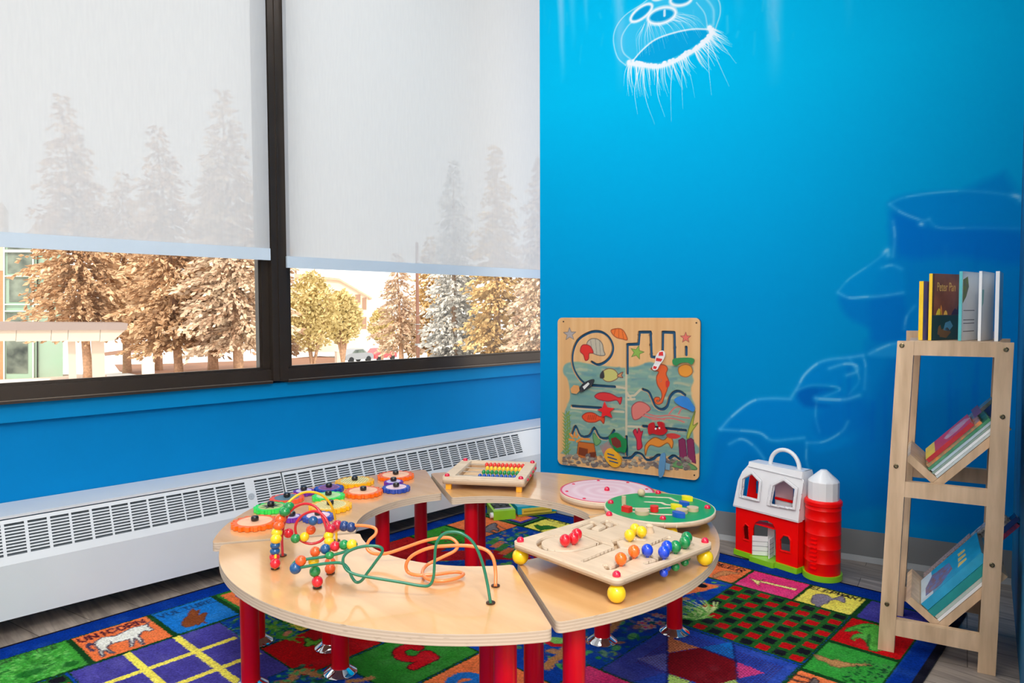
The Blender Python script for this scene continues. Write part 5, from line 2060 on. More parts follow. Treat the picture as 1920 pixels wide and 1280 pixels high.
gslots = [[gl(*p) for p in q] for q in (((1390, 310), (1560, 318), (1600, 338), (1660, 350)), ((1408, 345), (1510, 350), (1535, 362), (1600, 368)), ((1300, 385), (1470, 387), (1580, 382)), ((1330, 408), (1480, 425), (1600, 428)), ((1265, 325), (1270, 370)))]
gxs = np.arange(-gr - .002, gr + .0021, .0016)
GP = Painter(gxs, gxs, (0, 150, 84))
GP.stroke([(gr * math.cos(a), gr * math.sin(a)) for a in np.linspace(0, 6.283, 80)], .007, (220, 200, 170), 1, .001, closed=True)
for q in gslots:
    GP.stroke(q, .0125, (206, 196, 166), 1, .001)


def gsd(X, Y):
    s_ = np.full(X.shape, 1e9)
    for q in gslots:
        s_ = np.minimum(s_, Painter.seg_dist(X, Y, q) - .0032)
    return np.maximum(np.hypot(X, Y) - gr, -s_)


keep, snp = sdf_board(GP, gsd)
me = grid_mesh('board', GP, lambda x, y, t: np.stack([x, y, np.full_like(x, .052) - t], -1), keep, snp, thick=.0145)
obj('board', me, [painted_mat('green_track_paint', .4), M_ply], gd)
bm = bmesh.new()
add_cyl(bm, (0, 0, .0355), (0, 0, .0373), gr - .008, n=48)
obj('base_sheet', bm, mat('track_base_sheet', (206, 176, 140), .5, var=.05), gd, smooth=True)
for k in range(4):
    a = R_(48 + 90 * k)
    bm = bmesh.new()
    add_ball(bm, (gr * .84 * math.cos(a), gr * .84 * math.sin(a), .0182), .018, 18)
    obj('ball_foot', bm, M_yball, gd, smooth='all')
for a, b in ((1183, 352), (1488, 290), (1805, 385), (1518, 455)):
    x, y = gl(a, b)
    bm = bmesh.new()
    add_lathe(bm, [(.0095, .0520), (.0095, .055), (.008, .0595), (.004, .062), (0, .0625)], n=16, base=(x, y, 0))
    obj('cap', bm, M_redcap, gd, smooth=60)
M_wood2 = mat('natural_wood_piece', (206, 180, 146), .5, var=.08, scale=15)
TC = {'red': (222, 24, 28), 'yellow': (244, 222, 20), 'blue': (16, 86, 190)}


def piece(a, b, shape, c, r=.014, h=.018):
    x, y = gl(a, b + 10)
    m = M_wood2 if c == 'wood' else mat('track_' + c, TC[c], .35, coat=.3)
    bm = bmesh.new()
    if shape == 'cyl':
        add_cyl(bm, (x, y, .0523), (x, y, .0523 + h), r, n=20)
    elif shape == 'ball':
        add_ball(bm, (x, y, .0523 + r), r, 16)
    elif shape == 'arch':
        q = [(x + r * 1.6 * math.cos(t), y + r * .95 * math.sin(t)) for t in np.linspace(0, 6.283, 8, endpoint=False)]
        add_prism(bm, q, .0523, .0523 + h)
    else:
        add_box(bm, (x - r * 1.1, y - r * .8, .0523), (x + r * 1.1, y + r * .8, .0523 + h))
    bevel(bm, .002, 2)
    obj('sliding_piece', bm, m, gd, smooth=50)


for args in ((1380, 300, 'ball', 'wood', .0125), (1268, 348, 'cyl', 'wood', .007, .024), (1287, 398, 'box', 'red', .012, .016), (1385, 412, 'cyl', 'wood', .021, .011), (1463, 397, 'cyl', 'red', .0125, .017), (1605, 380, 'arch', 'yellow', .0125, .013), (1675, 325, 'arch', 'yellow', .0125, .013), (1655, 358, 'arch', 'blue', .0115, .012), (1640, 405, 'cyl', 'wood', .018, .011), (1710, 392, 'cyl', 'wood', .0175, .011), (1620, 432, 'arch', 'blue', .0135, .014)):
    piece(*args)
# ================================================================== sea puzzle panel on the mural wall
PZ_S0, PZ_S1, PZ_Z0, PZ_Z1 = .113, .845, .257, 1.014
pan = thing('wall_maze_panel', 'large wooden sea-life sliding maze panel on the mural wall', 'wall toy', mural_pt((PZ_S0 + PZ_S1) / 2, PZ_Z0, -.001))
pan.rotation_euler = (0, 0, A)
PZC = (PZ_S0 + PZ_S1) / 2
POFF = -.024
K5 = 1164 / 300


def pz(pts, off=POFF):
    """crop pixels to panel coordinates (x right, z up from the lower edge)"""
    out = []
    for a, b in pts:
        s_, z_ = on_mural(1030 + a / K5, 580 + b / K5, off)
        out.append((s_ - PZC, z_ - PZ_Z0))
    return out


hw, hh = (PZ_S1 - PZ_S0) / 2, PZ_Z1 - PZ_Z0
PN = Painter(np.arange(-hw - .003, hw + .0031, .0021), np.arange(-.003, hh + .0031, .0021), (226, 178, 122))
for k in range(120):
    x = random.uniform(-hw, hw)
    PN.stroke([(x, 0), (x + random.uniform(-.01, .01), hh)], random.uniform(.003, .02), random.choice([(214, 160, 104), (232, 188, 134)]), .25, .01)
sea = pz([(100, 430), (120, 395), (180, 380), (260, 390), (350, 405), (440, 415), (555, 425), (640, 412), (700, 390), (740, 382), (800, 400), (900, 410), (1000, 405), (1045, 420), (1040, 480), (1050, 520), (1030, 570), (1035, 640), (1060, 700), (1055, 780), (1040, 840), (1050, 960), (1040, 1060), (150, 1060), (120, 1000), (110, 900), (110, 760), (130, 700), (150, 640), (145, 560), (130, 500), (105, 470)])
PN.fill(cr2(sea, 3, True), (120, 158, 148), 1, .004)
for k in range(260):
    c = pz([(random.uniform(110, 1040), random.uniform(400, 1050))])[0]
    col = random.choice([(98, 150, 150), (150, 178, 150), (196, 190, 150), (84, 132, 146), (132, 166, 132), (186, 176, 140)])
    q = [(c[0] - .03, c[1]), (c[0], c[1] + random.uniform(-.008, .008)), (c[0] + .04, c[1] + random.uniform(-.008, .008))]
    msk = Painter.inside(np.array([[q[0][0], q[2][0]]]), np.array([[q[0][1], q[2][1]]]), sea)
    if msk.all():
        PN.stroke(cr2(q, 3), random.uniform(.006, .016), col, random.uniform(.25, .6), .008)


def pfill(pts, col, out=None, ow=.004, sm=True, al=1.0):
    q = pz(pts)
    if sm:
        q = cr2(q, 4, True)
    PN.fill(q, col, al, .0015)
    if out:
        PN.stroke(q, ow, out, .9, .0015, closed=True)


def pline(pts, w, col, al=1.0, sm=True):
    q = pz(pts)
    PN.stroke(cr2(q, 4) if sm else q, w, col, al, .0015)


def star(cx, cy, r, col, rot=0.0, out=None):
    q = [(cx + r * (1 if k % 2 == 0 else .42) * math.sin(R_(36 * k + rot)), cy - r * (1 if k % 2 == 0 else .42) * math.cos(R_(36 * k + rot))) for k in range(10)]
    pfill(q, col, out or tuple(int(c * .6) for c in col), .0025, False)


star(148, 180, 48, (170, 160, 158), 70)
star(992, 205, 40, (226, 110, 96), 0)
star(638, 312, 52, (136, 176, 76), 15)
pfill([(450, 150), (500, 138), (535, 150), (560, 190), (566, 222), (530, 215), (490, 205), (460, 180)], (232, 116, 44), (150, 60, 30))
for a in ((480, 145, 470, 190), (505, 140, 505, 205), (530, 150, 540, 215)):
    pline([(a[0], a[1]), (a[2], a[3])], .003, (170, 70, 30), .8)
pfill([(275, 240), (310, 212), (355, 218), (385, 250), (395, 300), (405, 330), (370, 335), (320, 320), (280, 290)], (188, 178, 156), (90, 84, 84))
for q in ([(300, 225), (310, 300)], [(335, 215), (345, 325)], [(365, 230), (372, 332)]):
    pline(q, .003, (120, 110, 110), .7)
pfill([(235, 265), (265, 255), (300, 270), (320, 315), (290, 320), (285, 360), (262, 370), (248, 330), (225, 305)], (220, 48, 40), (130, 24, 30))
pfill([(390, 450), (430, 430), (475, 440), (500, 475), (490, 505), (440, 525), (400, 515), (380, 480)], (196, 190, 110), (120, 70, 60))
pfill([(370, 470), (392, 445), (400, 495), (370, 500)], (50, 46, 50), None)
pfill([(498, 475), (535, 455), (525, 480), (535, 495), (500, 490)], (206, 140, 90), (110, 60, 60))
pfill([(330, 630), (370, 605), (440, 610), (500, 640), (528, 640), (515, 690), (490, 660), (430, 668), (360, 655)], (214, 50, 52), (130, 20, 40))
pfill([(238, 780), (270, 752), (320, 752), (365, 778), (400, 780), (395, 830), (370, 805), (330, 820), (270, 815)], (226, 76, 36), (140, 30, 24))
for k in range(5):
    pline([(285 + 14 * k, 770), (280 + 14 * k, 800)], .003, (130, 40, 20), .8)
# sea horse
pfill([(740, 430), (790, 400), (840, 405), (860, 430), (850, 470), (868, 520), (858, 580), (835, 640), (820, 680), (785, 690), (762, 665), (770, 640), (800, 640), (802, 660), (782, 660), (790, 672), (815, 645), (815, 600), (785, 545), (780, 490), (795, 455), (770, 445)], (228, 96, 40), (140, 50, 30))
pfill([(848, 520), (875, 525), (870, 560), (850, 565)], (206, 50, 40), None)
pfill([(598, 720), (620, 685), (660, 670), (710, 690), (735, 725), (700, 755), (650, 795), (610, 795)], (214, 120, 110), (150, 50, 60))
for q in ([(700, 755), (780, 775), (880, 770), (960, 785), (1020, 790)], [(690, 770), (760, 800), (860, 790), (930, 800), (980, 820)], [(680, 775), (740, 785), (840, 800)], [(870, 760), (920, 710), (985, 715)], [(940, 760), (965, 720), (1000, 725)]):
    pline(q, .007, (220, 130, 120), .95)
    pline(q, .002, (150, 60, 70), .6)
pfill([(940, 425), (985, 400), (1030, 415), (1040, 460), (1000, 490), (950, 475)], (230, 150, 50), (160, 90, 40))
# weeds, treasure chest, corals, pebbles
for x in (125, 140):
    pline([(x, 1060), (x - 8, 960), (x + 10, 860), (x, 740)], .004, (90, 130, 60))
for k in range(12):
    y = 760 + 25 * k
    pfill([(122, y), (150 + 10 * (k % 2), y - 22), (132, y + 10)], (120, 150, 70), None)
    pfill([(122, y + 10), (95, y - 12), (116, y + 20)], (120, 150, 70), None)
pfill([(1000, 930), (1020, 850), (1060, 740), (1045, 840), (1080, 825), (1035, 890), (1015, 935)], (176, 180, 70), (110, 120, 50))
pfill([(210, 960), (325, 975), (345, 1085), (270, 1100), (200, 1060)], (196, 104, 40), (90, 46, 30), .003, False)
pfill([(215, 1000), (280, 1015), (280, 1075), (210, 1055)], (120, 54, 30), None, .002, False)
pfill([(290, 1040), (340, 1035), (335, 1080), (292, 1085)], (110, 50, 30), None, .002, False)
for q in ([(170, 930), (150, 905)], [(185, 925), (180, 890)], [(200, 930), (215, 895)], [(180, 950), (145, 945)], [(200, 960), (240, 940), (290, 945)]):
    pline(q, .011, (226, 140, 56), 1)
for k in range(9):
    pline([(400, 1060), (370 + 14 * k, 960 + 8 * abs(4 - k))], .006, (176, 120, 120), .8)
pfill([(320, 900), (345, 920), (375, 960), (340, 990), (320, 950)], (110, 160, 100), (60, 110, 70))
pfill([(610, 890), (630, 870), (640, 900), (650, 860), (665, 890), (680, 885), (668, 940), (675, 1000), (640, 1020), (635, 950)], (206, 44, 66), (120, 20, 50))
pfill([(720, 960), (770, 930), (830, 950), (870, 920), (900, 960), (890, 1010), (860, 970), (800, 1000), (740, 985), (715, 1010), (700, 1060), (695, 1000)], (226, 140, 50), (140, 70, 30))
pfill([(850, 910), (900, 900), (955, 920), (920, 940), (870, 935)], (206, 60, 56), None)
for x0 in (940, 1000):
    pfill([(x0, 950), (x0 + 30, 935), (x0 + 50, 950), (x0 + 66, 1120), (x0 + 10, 1100)], (130, 44, 84), (80, 24, 60), .003, False)
pfill([(860, 1100), (920, 1090), (1000, 1110), (1060, 1140), (1070, 1165), (1000, 1160), (920, 1150), (870, 1130)], (104, 156, 96), (50, 100, 70))
for k in range(170):
    x = random.uniform(100, 1020)
    y = 1075 + 30 * (x / 1000) + random.uniform(-25, 55)
    c = pz([(x, y)])[0]
    PN.dot(c, random.uniform(.008, .015), random.uniform(.005, .009), random.choice([(150, 140, 128), (112, 104, 104), (176, 164, 140), (132, 112, 100)]), .95, .12, random.uniform(-.4, .4))
    PN.stroke([(c[0] - .009, c[1] - .006), (c[0], c[1] - .008), (c[0] + .01, c[1] - .005)], .002, (70, 62, 66), .7)
for k in range(14):
    c = pz([(random.choice([500, 700, 800, 920, 580]) + random.uniform(-20, 20), random.uniform(460, 830))])[0]
    r_ = random.uniform(.003, .007)
    PN.stroke([(c[0] + r_ * math.cos(a), c[1] + r_ * math.sin(a)) for a in np.linspace(0, 6.28, 10)], .0018, (90, 130, 140), .6)
# engraved lighter track seams
for q in ([(560, 425), (560, 1060)], [(560, 600), (600, 655)], [(575, 630), (620, 625), (660, 585), (690, 580)], [(480, 560), (560, 575)], [(575, 850), (690, 855)], [(575, 655), (620, 650)], [(160, 715), (540, 745)]):
    pline(q, .011, (206, 190, 160), .9, False)
pslots = [
    cr2(pz([(308, 382), (350, 402), (400, 385), (445, 340), (462, 280), (440, 215), (390, 170), (330, 160), (270, 178), (210, 220), (175, 290), (165, 370), (180, 440), (215, 500), (250, 535)]), 5),
    pz([(567, 465), (567, 255), (648, 252), (655, 165), (735, 165), (742, 345), (790, 350)]),
    pz([(822, 340), (825, 165), (908, 168), (912, 355)]),
    pz([(995, 275), (995, 330)]),
    pz([(300, 552), (475, 563)]),
    pz([(165, 703), (375, 718)]),
    cr2(pz([(165, 905), (190, 850), (225, 920), (290, 920), (325, 862), (365, 930), (430, 935), (470, 880)]), 3),
    cr2(pz([(680, 582), (720, 600), (745, 650), (770, 705), (815, 728), (855, 705), (875, 640), (910, 600), (950, 598), (985, 622)]), 4),
    pz([(680, 850), (990, 880)]),
    pz([(560, 925), (562, 1060)]),
    cr2(pz([(535, 1080), (590, 1080), (630, 1045), (670, 1055), (705, 1095), (750, 1090), (790, 1060), (830, 1070)]), 4),
    cr2(pz([(870, 1085), (905, 1065), (945, 1090)]), 4),
]


def pan_sd(X, Y):
    s_ = np.full(X.shape, 1e9)
    for q in pslots:
        s_ = np.minimum(s_, Painter.seg_dist(X, Y, q) - .0072)
    return np.maximum(sd_rrect(X, Y, -hw, hw, 0, hh, .026), -s_)


keep, snp = sdf_board(PN, pan_sd)
M_pedge = mat('panel_edge_wood', (206, 160, 108), .5, var=.06, scale=20)
me = grid_mesh('panel_face', PN, lambda x, y, t: np.stack([x, np.full_like(x, POFF + .001) + t, y], -1), keep, snp, thick=.013, back=False)
obj('panel_face', me, [painted_mat('printed_maple_panel', .35, spec=.4), M_pedge], pan)
bm = bmesh.new()
rp = round_poly([(-hw + .0005, .0005), (hw - .0005, .0005), (hw - .0005, hh - .0005), (-hw + .0005, hh - .0005)], .026, 6)
add_hexa(bm, [Vector((x, POFF + .014, z)) for x, z in rp], [Vector((x, -.0005, z)) for x, z in rp])
obj('backing_board', bm, mat('blue_backing_board', (14, 84, 128), .5, var=.05), pan)
M_hole = mat('dark_screw', (66, 50, 40), .5, metal=.4)
for a, b in ((103, 88), (1070, 97), (1055, 1205)):
    x, z = pz([(a, b)])[0]
    bm = bmesh.new()
    add_cyl(bm, (x, POFF + .002, z), (x, POFF - .0005, z), .004, n=10)
    obj('screw', bm, M_hole, pan, smooth=True)


def slider(name, poly, col, extra=(), sm=True, thick=.011):
    q = pz(poly)
    q = cr2(q, 4, True) if sm else q
    bm = bmesh.new()
    y0, y1 = POFF, POFF - thick
    add_hexa(bm, [Vector((x, y0, z)) for x, z in q], [Vector((x, y1, z)) for x, z in q])
    bevel(bm, .0015, 1, 50)
    o = obj(name, bm, mat('slider_' + '_'.join(str(int(c)) for c in col), col, .25, coat=.4), pan, smooth=30)
    for nm, pl, c in extra:
        q = pz(pl)
        bm = bmesh.new()
        add_hexa(bm, [Vector((x, y1 + .0005, z)) for x, z in q], [Vector((x, y1 - .0012, z)) for x, z in q])
        obj(nm, bm, mat('slider_' + '_'.join(str(int(v)) for v in c), c, .25, coat=.4), o)
    return o


slider('red_star_slider', [(405, 670), (425, 710), (478, 718), (445, 745), (460, 785), (418, 768), (385, 785), (390, 745), (355, 728), (392, 712)], (226, 24, 32), (), False)
slider('striped_fish_slider', [(800, 310), (830, 298), (848, 325), (835, 365), (810, 400), (790, 435), (765, 440), (755, 420), (775, 380), (778, 345)], (236, 232, 232), (('stripe', [(805, 310), (832, 305), (835, 335), (800, 335)], (220, 30, 40)), ('stripe', [(785, 350), (828, 358), (818, 378), (780, 372)], (220, 30, 40)), ('stripe', [(765, 408), (790, 415), (782, 432), (760, 428)], (220, 30, 40))))
slider('angelfish_slider', [(225, 570), (260, 530), (320, 505), (328, 525), (305, 560), (265, 585), (235, 600)], (36, 34, 40), (('stripe', [(250, 560), (290, 528), (300, 540), (262, 580)], (230, 230, 226)), ('head', [(162, 575), (185, 548), (222, 552), (228, 590), (205, 612), (168, 606)], (216, 150, 84))))
slider('green_frog_slider', [(905, 360), (960, 350), (1040, 352), (1058, 372), (1040, 400), (1010, 385), (960, 388), (930, 408), (905, 395)], (30, 136, 72))
slider('blue_fish_slider', [(915, 650), (960, 628), (1010, 640), (1040, 680), (1062, 715), (1050, 740), (1010, 722), (960, 700), (925, 675)], (30, 128, 210))
slider('red_crab_slider', [(722, 870), (730, 830), (765, 820), (775, 860), (800, 850), (790, 815), (835, 822), (845, 860), (862, 880), (840, 905), (800, 910), (760, 900), (730, 905)], (196, 26, 36), (('eye', [(772, 862), (782, 855), (788, 866), (778, 874)], (240, 236, 230)), ('eye', [(800, 856), (810, 852), (814, 864), (804, 868)], (240, 236, 230))))
slider('green_turtle_slider', [(440, 920), (475, 895), (505, 900), (540, 930), (565, 950), (560, 1035), (520, 1030), (490, 1030), (465, 990), (445, 960)], (26, 132, 70), (('shell', [(455, 935), (490, 925), (525, 955), (530, 995), (500, 1005), (465, 980)], (120, 48, 40)),))
slider('yellow_seashell_slider', [(405, 1060), (430, 1010), (470, 1015), (510, 1050), (530, 1095), (515, 1135), (480, 1145), (440, 1120)], (240, 172, 40), (('stripe', [(430, 1040), (480, 1055), (478, 1062), (428, 1048)], (40, 80, 120)), ('stripe', [(432, 1065), (500, 1085), (498, 1092), (430, 1073)], (40, 80, 120)), ('stripe', [(440, 1092), (508, 1110), (506, 1117), (444, 1101)], (40, 80, 120))))
slider('blue_seahorse_slider', [(815, 1055), (845, 1045), (850, 1110), (835, 1200), (805, 1215), (800, 1150)], (96, 150, 190), (('fin', [(852, 1110), (885, 1120), (880, 1165), (850, 1160)], (120, 160, 180)),))

# ================================================================== wooden book rack
M_rack = mat('rubberwood', (206, 172, 136), .45, var=.09, scale=6, rgb2=(222, 190, 156), stretch=(6, 6, .8), bump=.05, bscale=60)
SO = -.862                                           # front face of the rack, in front of the mural wall
RD = .335                                            # depth of the rack
rack = thing('book_rack', 'natural wood book rack with slanted shelves beside the right wall', 'bookshelf', mural_pt(1.79, 0, SO))
rack.rotation_euler = (0, 0, A)
RX = lambda s: s - 1.79
YAWR = R_(-1.2)


def rp_(s, z, d=0.0):
    return Vector((RX(s) + d * .06, d, z))


def post(name, sb, st, w, d0, d1, z0=0.0, z1=.955, rnd=None):
    """leg from sb at the floor to st at the top, width w"""
    bm = bmesh.new()
    add_hexa(bm, [rp_(sb, z0, d0), rp_(sb + w, z0, d0), rp_(sb + w, z0, d1), rp_(sb, z0, d1)], [rp_(st, z1, d0), rp_(st + w, z1, d0), rp_(st + w, z1, d1), rp_(st, z1, d1)])
    bevel(bm, .006, 3)
    return obj(name, bm, M_rack, rack, smooth=True)


LW = .044
for d0, d1, ins in ((0.0, .03, 0.0), (RD - .03, RD, .012)):
    post('post', 1.631, 1.668, LW, d0, d1, .0006)
    post('post', 1.889, 1.912, LW, d0, d1, -.0055)
    for nm, za, zb in (('top_rail', .913, .9555), ('middle_rail', .484, .531), ('bottom_rail', .054, .104)):
        sl = lambda z: 1.631 + (1.668 - 1.631) * z / .955 + LW
        sr = lambda z: 1.889 + (1.912 - 1.889) * z / .955
        bm = bmesh.new()
        add_hexa(bm, [rp_(sl(za) - .002, za, d0 + .002), rp_(sr(za) + .002, za, d0 + .002), rp_(sr(za) + .002, za, d1 - .004), rp_(sl(za) - .002, za, d1 - .004)], [rp_(sl(zb) - .002, zb, d0 + .002), rp_(sr(zb) + .002, zb, d0 + .002), rp_(sr(zb) + .002, zb, d1 - .004), rp_(sl(zb) - .002, zb, d1 - .004)])
        bevel(bm, .003, 2)
        obj(nm, bm, M_rack, rack, smooth=True)
M_bolt = mat('antique_bolt', (128, 116, 90), .3, metal=.9, var=.2, scale=90)
for px, py in ((1691, 647.5), (1886, 655), (1879.5, 781), (1680, 873.5), (1860, 1059), (1663, 1132)):
    s_, z_ = on_mural(px, py, SO - .001)
    bm = bmesh.new()
    c = rp_(s_, z_, 0)
    prof = [(.0068, 0), (.0068, -.002), (.0045, -.0028), (.0038, -.0012), (0, -.0008)]
    rings = []
    for r_, d in prof:
        rings.append([bm.verts.new(c + Vector((r_ * math.cos(2 * math.pi * i / 16), d, r_ * math.sin(2 * math.pi * i / 16)))) for i in range(16)] if r_ else [bm.verts.new(c + Vector((0, d, 0)))])
    for a_, b_ in zip(rings, rings[1:]):
        for i in range(16):
            j = (i + 1) % 16
            if len(b_) == 1:
                bm.faces.new((a_[i], a_[j], b_[0]))
            else:
                bm.faces.new((a_[i], a_[j], b_[j], b_[i]))
    obj('bolt', bm, M_bolt, rack, smooth=30)
# top board
bm = bmesh.new()
add_box(bm, (RX(1.70), .025, .9415), (RX(1.93), RD - .02, .9560))
bevel(bm, .002, 1)
obj('top_board', bm, M_rack, rack, smooth=True)
bm = bmesh.new()
add_box(bm, (RX(1.686), RD - .028, .955), (RX(1.93), RD - .006, .978))
bevel(bm, .006, 2)
obj('back_ledge', bm, M_rack, rack, smooth=True)
TRAYS = []
for (px, py), ang, up_len in (((1758, 897), 47.5, .24), ((1762, 1166), 51.0, .235)):
    s_, z_ = on_mural(px, py, SO + .03)
    e1 = Vector((math.cos(R_(ang)), 0, math.sin(R_(ang))))
    e2 = Vector((-math.sin(R_(ang)), 0, math.cos(R_(ang))))
    o_ = rp_(s_, z_, 0)
    TRAYS.append((o_, e1, e2))
    d0, d1 = .031, RD - .031
    ed = Vector((0, 1, 0))

    def quad(a0, a1, b0, b1):
        return [o_ + e1 * a + e2 * b for a, b in ((a0, b0), (a1, b0), (a1, b1), (a0, b1))]
    bm = bmesh.new()
    q = quad(-.022, up_len, -.022, -.0005)
    add_hexa(bm, [p + ed * d0 for p in q], [p + ed * d1 for p in q])
    bevel(bm, .002, 1)
    obj('slanted_shelf', bm, M_rack, rack, smooth=True)
    bm = bmesh.new()
    q = quad(-.022, -.0005, .0, .098)
    add_hexa(bm, [p + ed * d0 for p in q], [p + ed * d1 for p in q])
    bevel(bm, .002, 1)
    obj('shelf_stop', bm, M_rack, rack, smooth=True)

# ------------------------------------------------------------------ books
M_page = mat('book_pages', (226, 220, 208), .8, var=.06, scale=400)
M_pagew = mat('white_pages', (240, 241, 242), .7, var=.03, scale=300)


def cover_mat(name, rgb, rgb2=None, scale=20, var=.1):
    return mat('cover_' + name, rgb, .35, var=var, scale=scale, rgb2=rgb2, coat=.2)


def book(label, frame, L, T, D, m, mpage=None, group=None, spine_m=None, cover_thick=.0022, over=.003, art=None):
    """frame: matrix whose x runs spine->fore edge?  local: x = length, y = depth (spine at y=0), z = thickness"""
    t = bpy.data.objects.new('book', None)
    COL.objects.link(t)
    t.empty_display_size = .03
    t.matrix_world = frame
    tag(t, label, 'book', group)
    ct = cover_thick
    bm = bmesh.new()
    add_box(bm, (0, 0, 0), (L, D, ct))
    add_box(bm, (0, 0, T - ct), (L, D, T))
    obj('cover', bm, m, t)
    bm = bmesh.new()
    add_box(bm, (0, -.0006, 0), (L, ct, T))
    obj('spine', bm, spine_m or m, t)
    bm = bmesh.new()
    add_box(bm, (over, ct, ct), (L - over, D - over, T - ct))
    obj('pages', bm, mpage or M_page, t)
    if art:
        art(t, L, T, D)
    return t


def flat(t, name, pts, z, m, h=.0004):
    """thin printed shape on the cover: pts in (length, depth)"""
    bm = bmesh.new()
    add_prism(bm, pts, z, z + h)
    return obj(name, bm, m, t)


def tray_frame(tray, along, up, depth0):
    o_, e1, e2 = tray
    Mx = Matrix.Identity(4)
    cols = (e1, Vector((0, 1, 0)), e2)
    for i, c in enumerate(cols):
        for r_ in range(3):
            Mx[r_][i] = c[r_]
    p = o_ + e1 * along + e2 * up + Vector((0, depth0, 0))
    for r_ in range(3):
        Mx[r_][3] = p[r_]
    return Matrix.Translation(rack.location) @ Matrix.Rotation(A, 4, 'Z') @ Mx


C_white, C_red = cover_mat('white', (248, 249, 250), None, 20, .02), cover_mat('red', (206, 22, 44))
tr = TRAYS[0]
up = .0008
DB = .034


def art_red(t, L, T, D):
    flat(t, 'spine_tape', [(0.0, 0), (.035, 0), (.035, D), (0, D)], T, cover_mat('yellowtape', (250, 210, 20)))
    flat(t, 'cover_picture', [(.08, .05), (.12, .04), (.17, .08), (.15, .14), (.1, .15), (.07, .1)], T, cover_mat('picture', (236, 214, 220), (180, 90, 110), 60, .3))
    flat(t, 'title_band', [(.18, .02), (.205, .02), (.205, .2), (.18, .2)], T, cover_mat('darkband', (120, 20, 40), None, 60, .3))


def art_teal(t, L, T, D):
    flat(t, 'cover_picture', [(.02, .03), (.08, .02), (.13, .07), (.12, .15), (.05, .17), (.02, .1)], T, cover_mat('scene', (196, 120, 80), (70, 110, 170), 70, .5))
    for k in range(3):
        flat(t, 'title_letter', [(.15 + .004 * k, .04 + .045 * k), (.185, .045 + .045 * k), (.185, .062 + .045 * k), (.155, .07 + .045 * k)], T, cover_mat('gold', (238, 206, 90)))
    flat(t, 'cover_sky', [(.0, .0), (.05, .0), (.045, D), (0, D)], T - .0003, cover_mat('pale', (214, 232, 244)), .0005)


G_UP = 'books leaning on the upper slanted shelf'
for lab, L, T, m, al, art, sp in (
        ('pale thin magazine lying lowest on the upper slanted shelf', .222, .006, cover_mat('palegrey', (206, 216, 216)), .0, None, None),
        ('white thin book second from the bottom on the upper slanted shelf', .218, .0065, C_white, .002, None, None),
        ('grey-green thin book in the middle of the upper slanted stack', .212, .006, cover_mat('greygreen', (150, 176, 164)), .0, None, None),
        ('pale blue thin book under the green spined book on the upper slanted shelf', .216, .007, cover_mat('paleblue', (190, 212, 224)), .004, None, None),
        ('green spined book in the upper slanted stack', .222, .008, cover_mat('leafgreen', (40, 140, 96), (90, 160, 120), 30), .001, None, None),
        ('colourful illustrated book just below the red book on the upper slanted shelf', .196, .009, cover_mat('confetti', (120, 180, 150), (226, 130, 60), 45, .4), .006, None, None),
        ('red book with yellow end lying uppermost on the upper slanted shelf', .165, .012, C_red, .018, art_red, cover_mat('yellowtape', (250, 210, 20)))):
    book(lab, tray_frame(tr, al, up, DB + random.uniform(0, .012)), L, T, .19, m, None, G_UP, cover_mat('redspine', (196, 20, 40)) if art else None, .0012, .002, art)
    up += T + .0006
for lab, al, u0, T, m in (('blue book at the back of the upper slanted shelf', .17, .0008, .034, cover_mat('blue', (20, 80, 150))), ('teal book with pale picture at the top back of the upper slanted shelf', .165, .0356, .010, cover_mat('tealdark', (12, 110, 100), (150, 140, 140), 30, .2))):
    book(lab, tray_frame(tr, al, u0, .238), .10, T, .06, m, None, G_UP, None, .0012, .002)
tr = TRAYS[1]
up = .0008
G_LO = 'books leaning on the lower slanted shelf'
for lab, L, T, D, m, al, art in (
        ('white thin book lying lowest on the lower slanted shelf', .214, .008, .21, C_white, 0, None),
        ('pale book with brown specks second from the bottom on the lower slanted shelf', .208, .009, .21, cover_mat('speckpale', (210, 226, 216), (190, 200, 190), 60, .2), .002, None),
        ('thick teal hardback in the middle of the lower slanted stack', .232, .022, .215, cover_mat('teal', (20, 150, 150)), .0, None),
        ('thick blue hardback with picture cover lying uppermost on the lower slanted shelf', .238, .024, .215, cover_mat('skyblue', (24, 160, 206), (40, 170, 214), 20), .002, art_teal)):
    book(lab, tray_frame(tr, al, up, DB + random.uniform(0, .006)), L, T, D, m, mat('grey_pages', (170, 172, 166), .8, var=.08, scale=300) if T > .015 else None, G_LO, None, .0022, .003, art)
    up += T + .0006
book('brown glittery book leaning behind the blue hardback on the lower shelf', tray_frame(tr, .015, .0008, .258), .20, .066, .042, cover_mat('glitter', (128, 92, 74), (190, 160, 140), 180, .5), None, G_LO, None, .0012, .002)
for lab, al, u0, T, m in (('navy book standing far up at the back of the lower slanted shelf', .20, .0008, .012, cover_mat('navy', (24, 44, 110), (190, 50, 80), 50, .2)), ('dark blue book beside the navy book at the back of the lower slanted shelf', .215, .0134, .014, cover_mat('midnight', (18, 60, 130))), ('black and white book at the back of the lower slanted shelf', .195, .028, .034, cover_mat('blackwhite', (40, 40, 50), (220, 210, 200), 60, .3))):
    book(lab, tray_frame(tr, al + .02, u0, .256), .12, T, .045, m, None, G_LO, None, .0012, .002)

# books standing on the rack
ZTOP = .9568


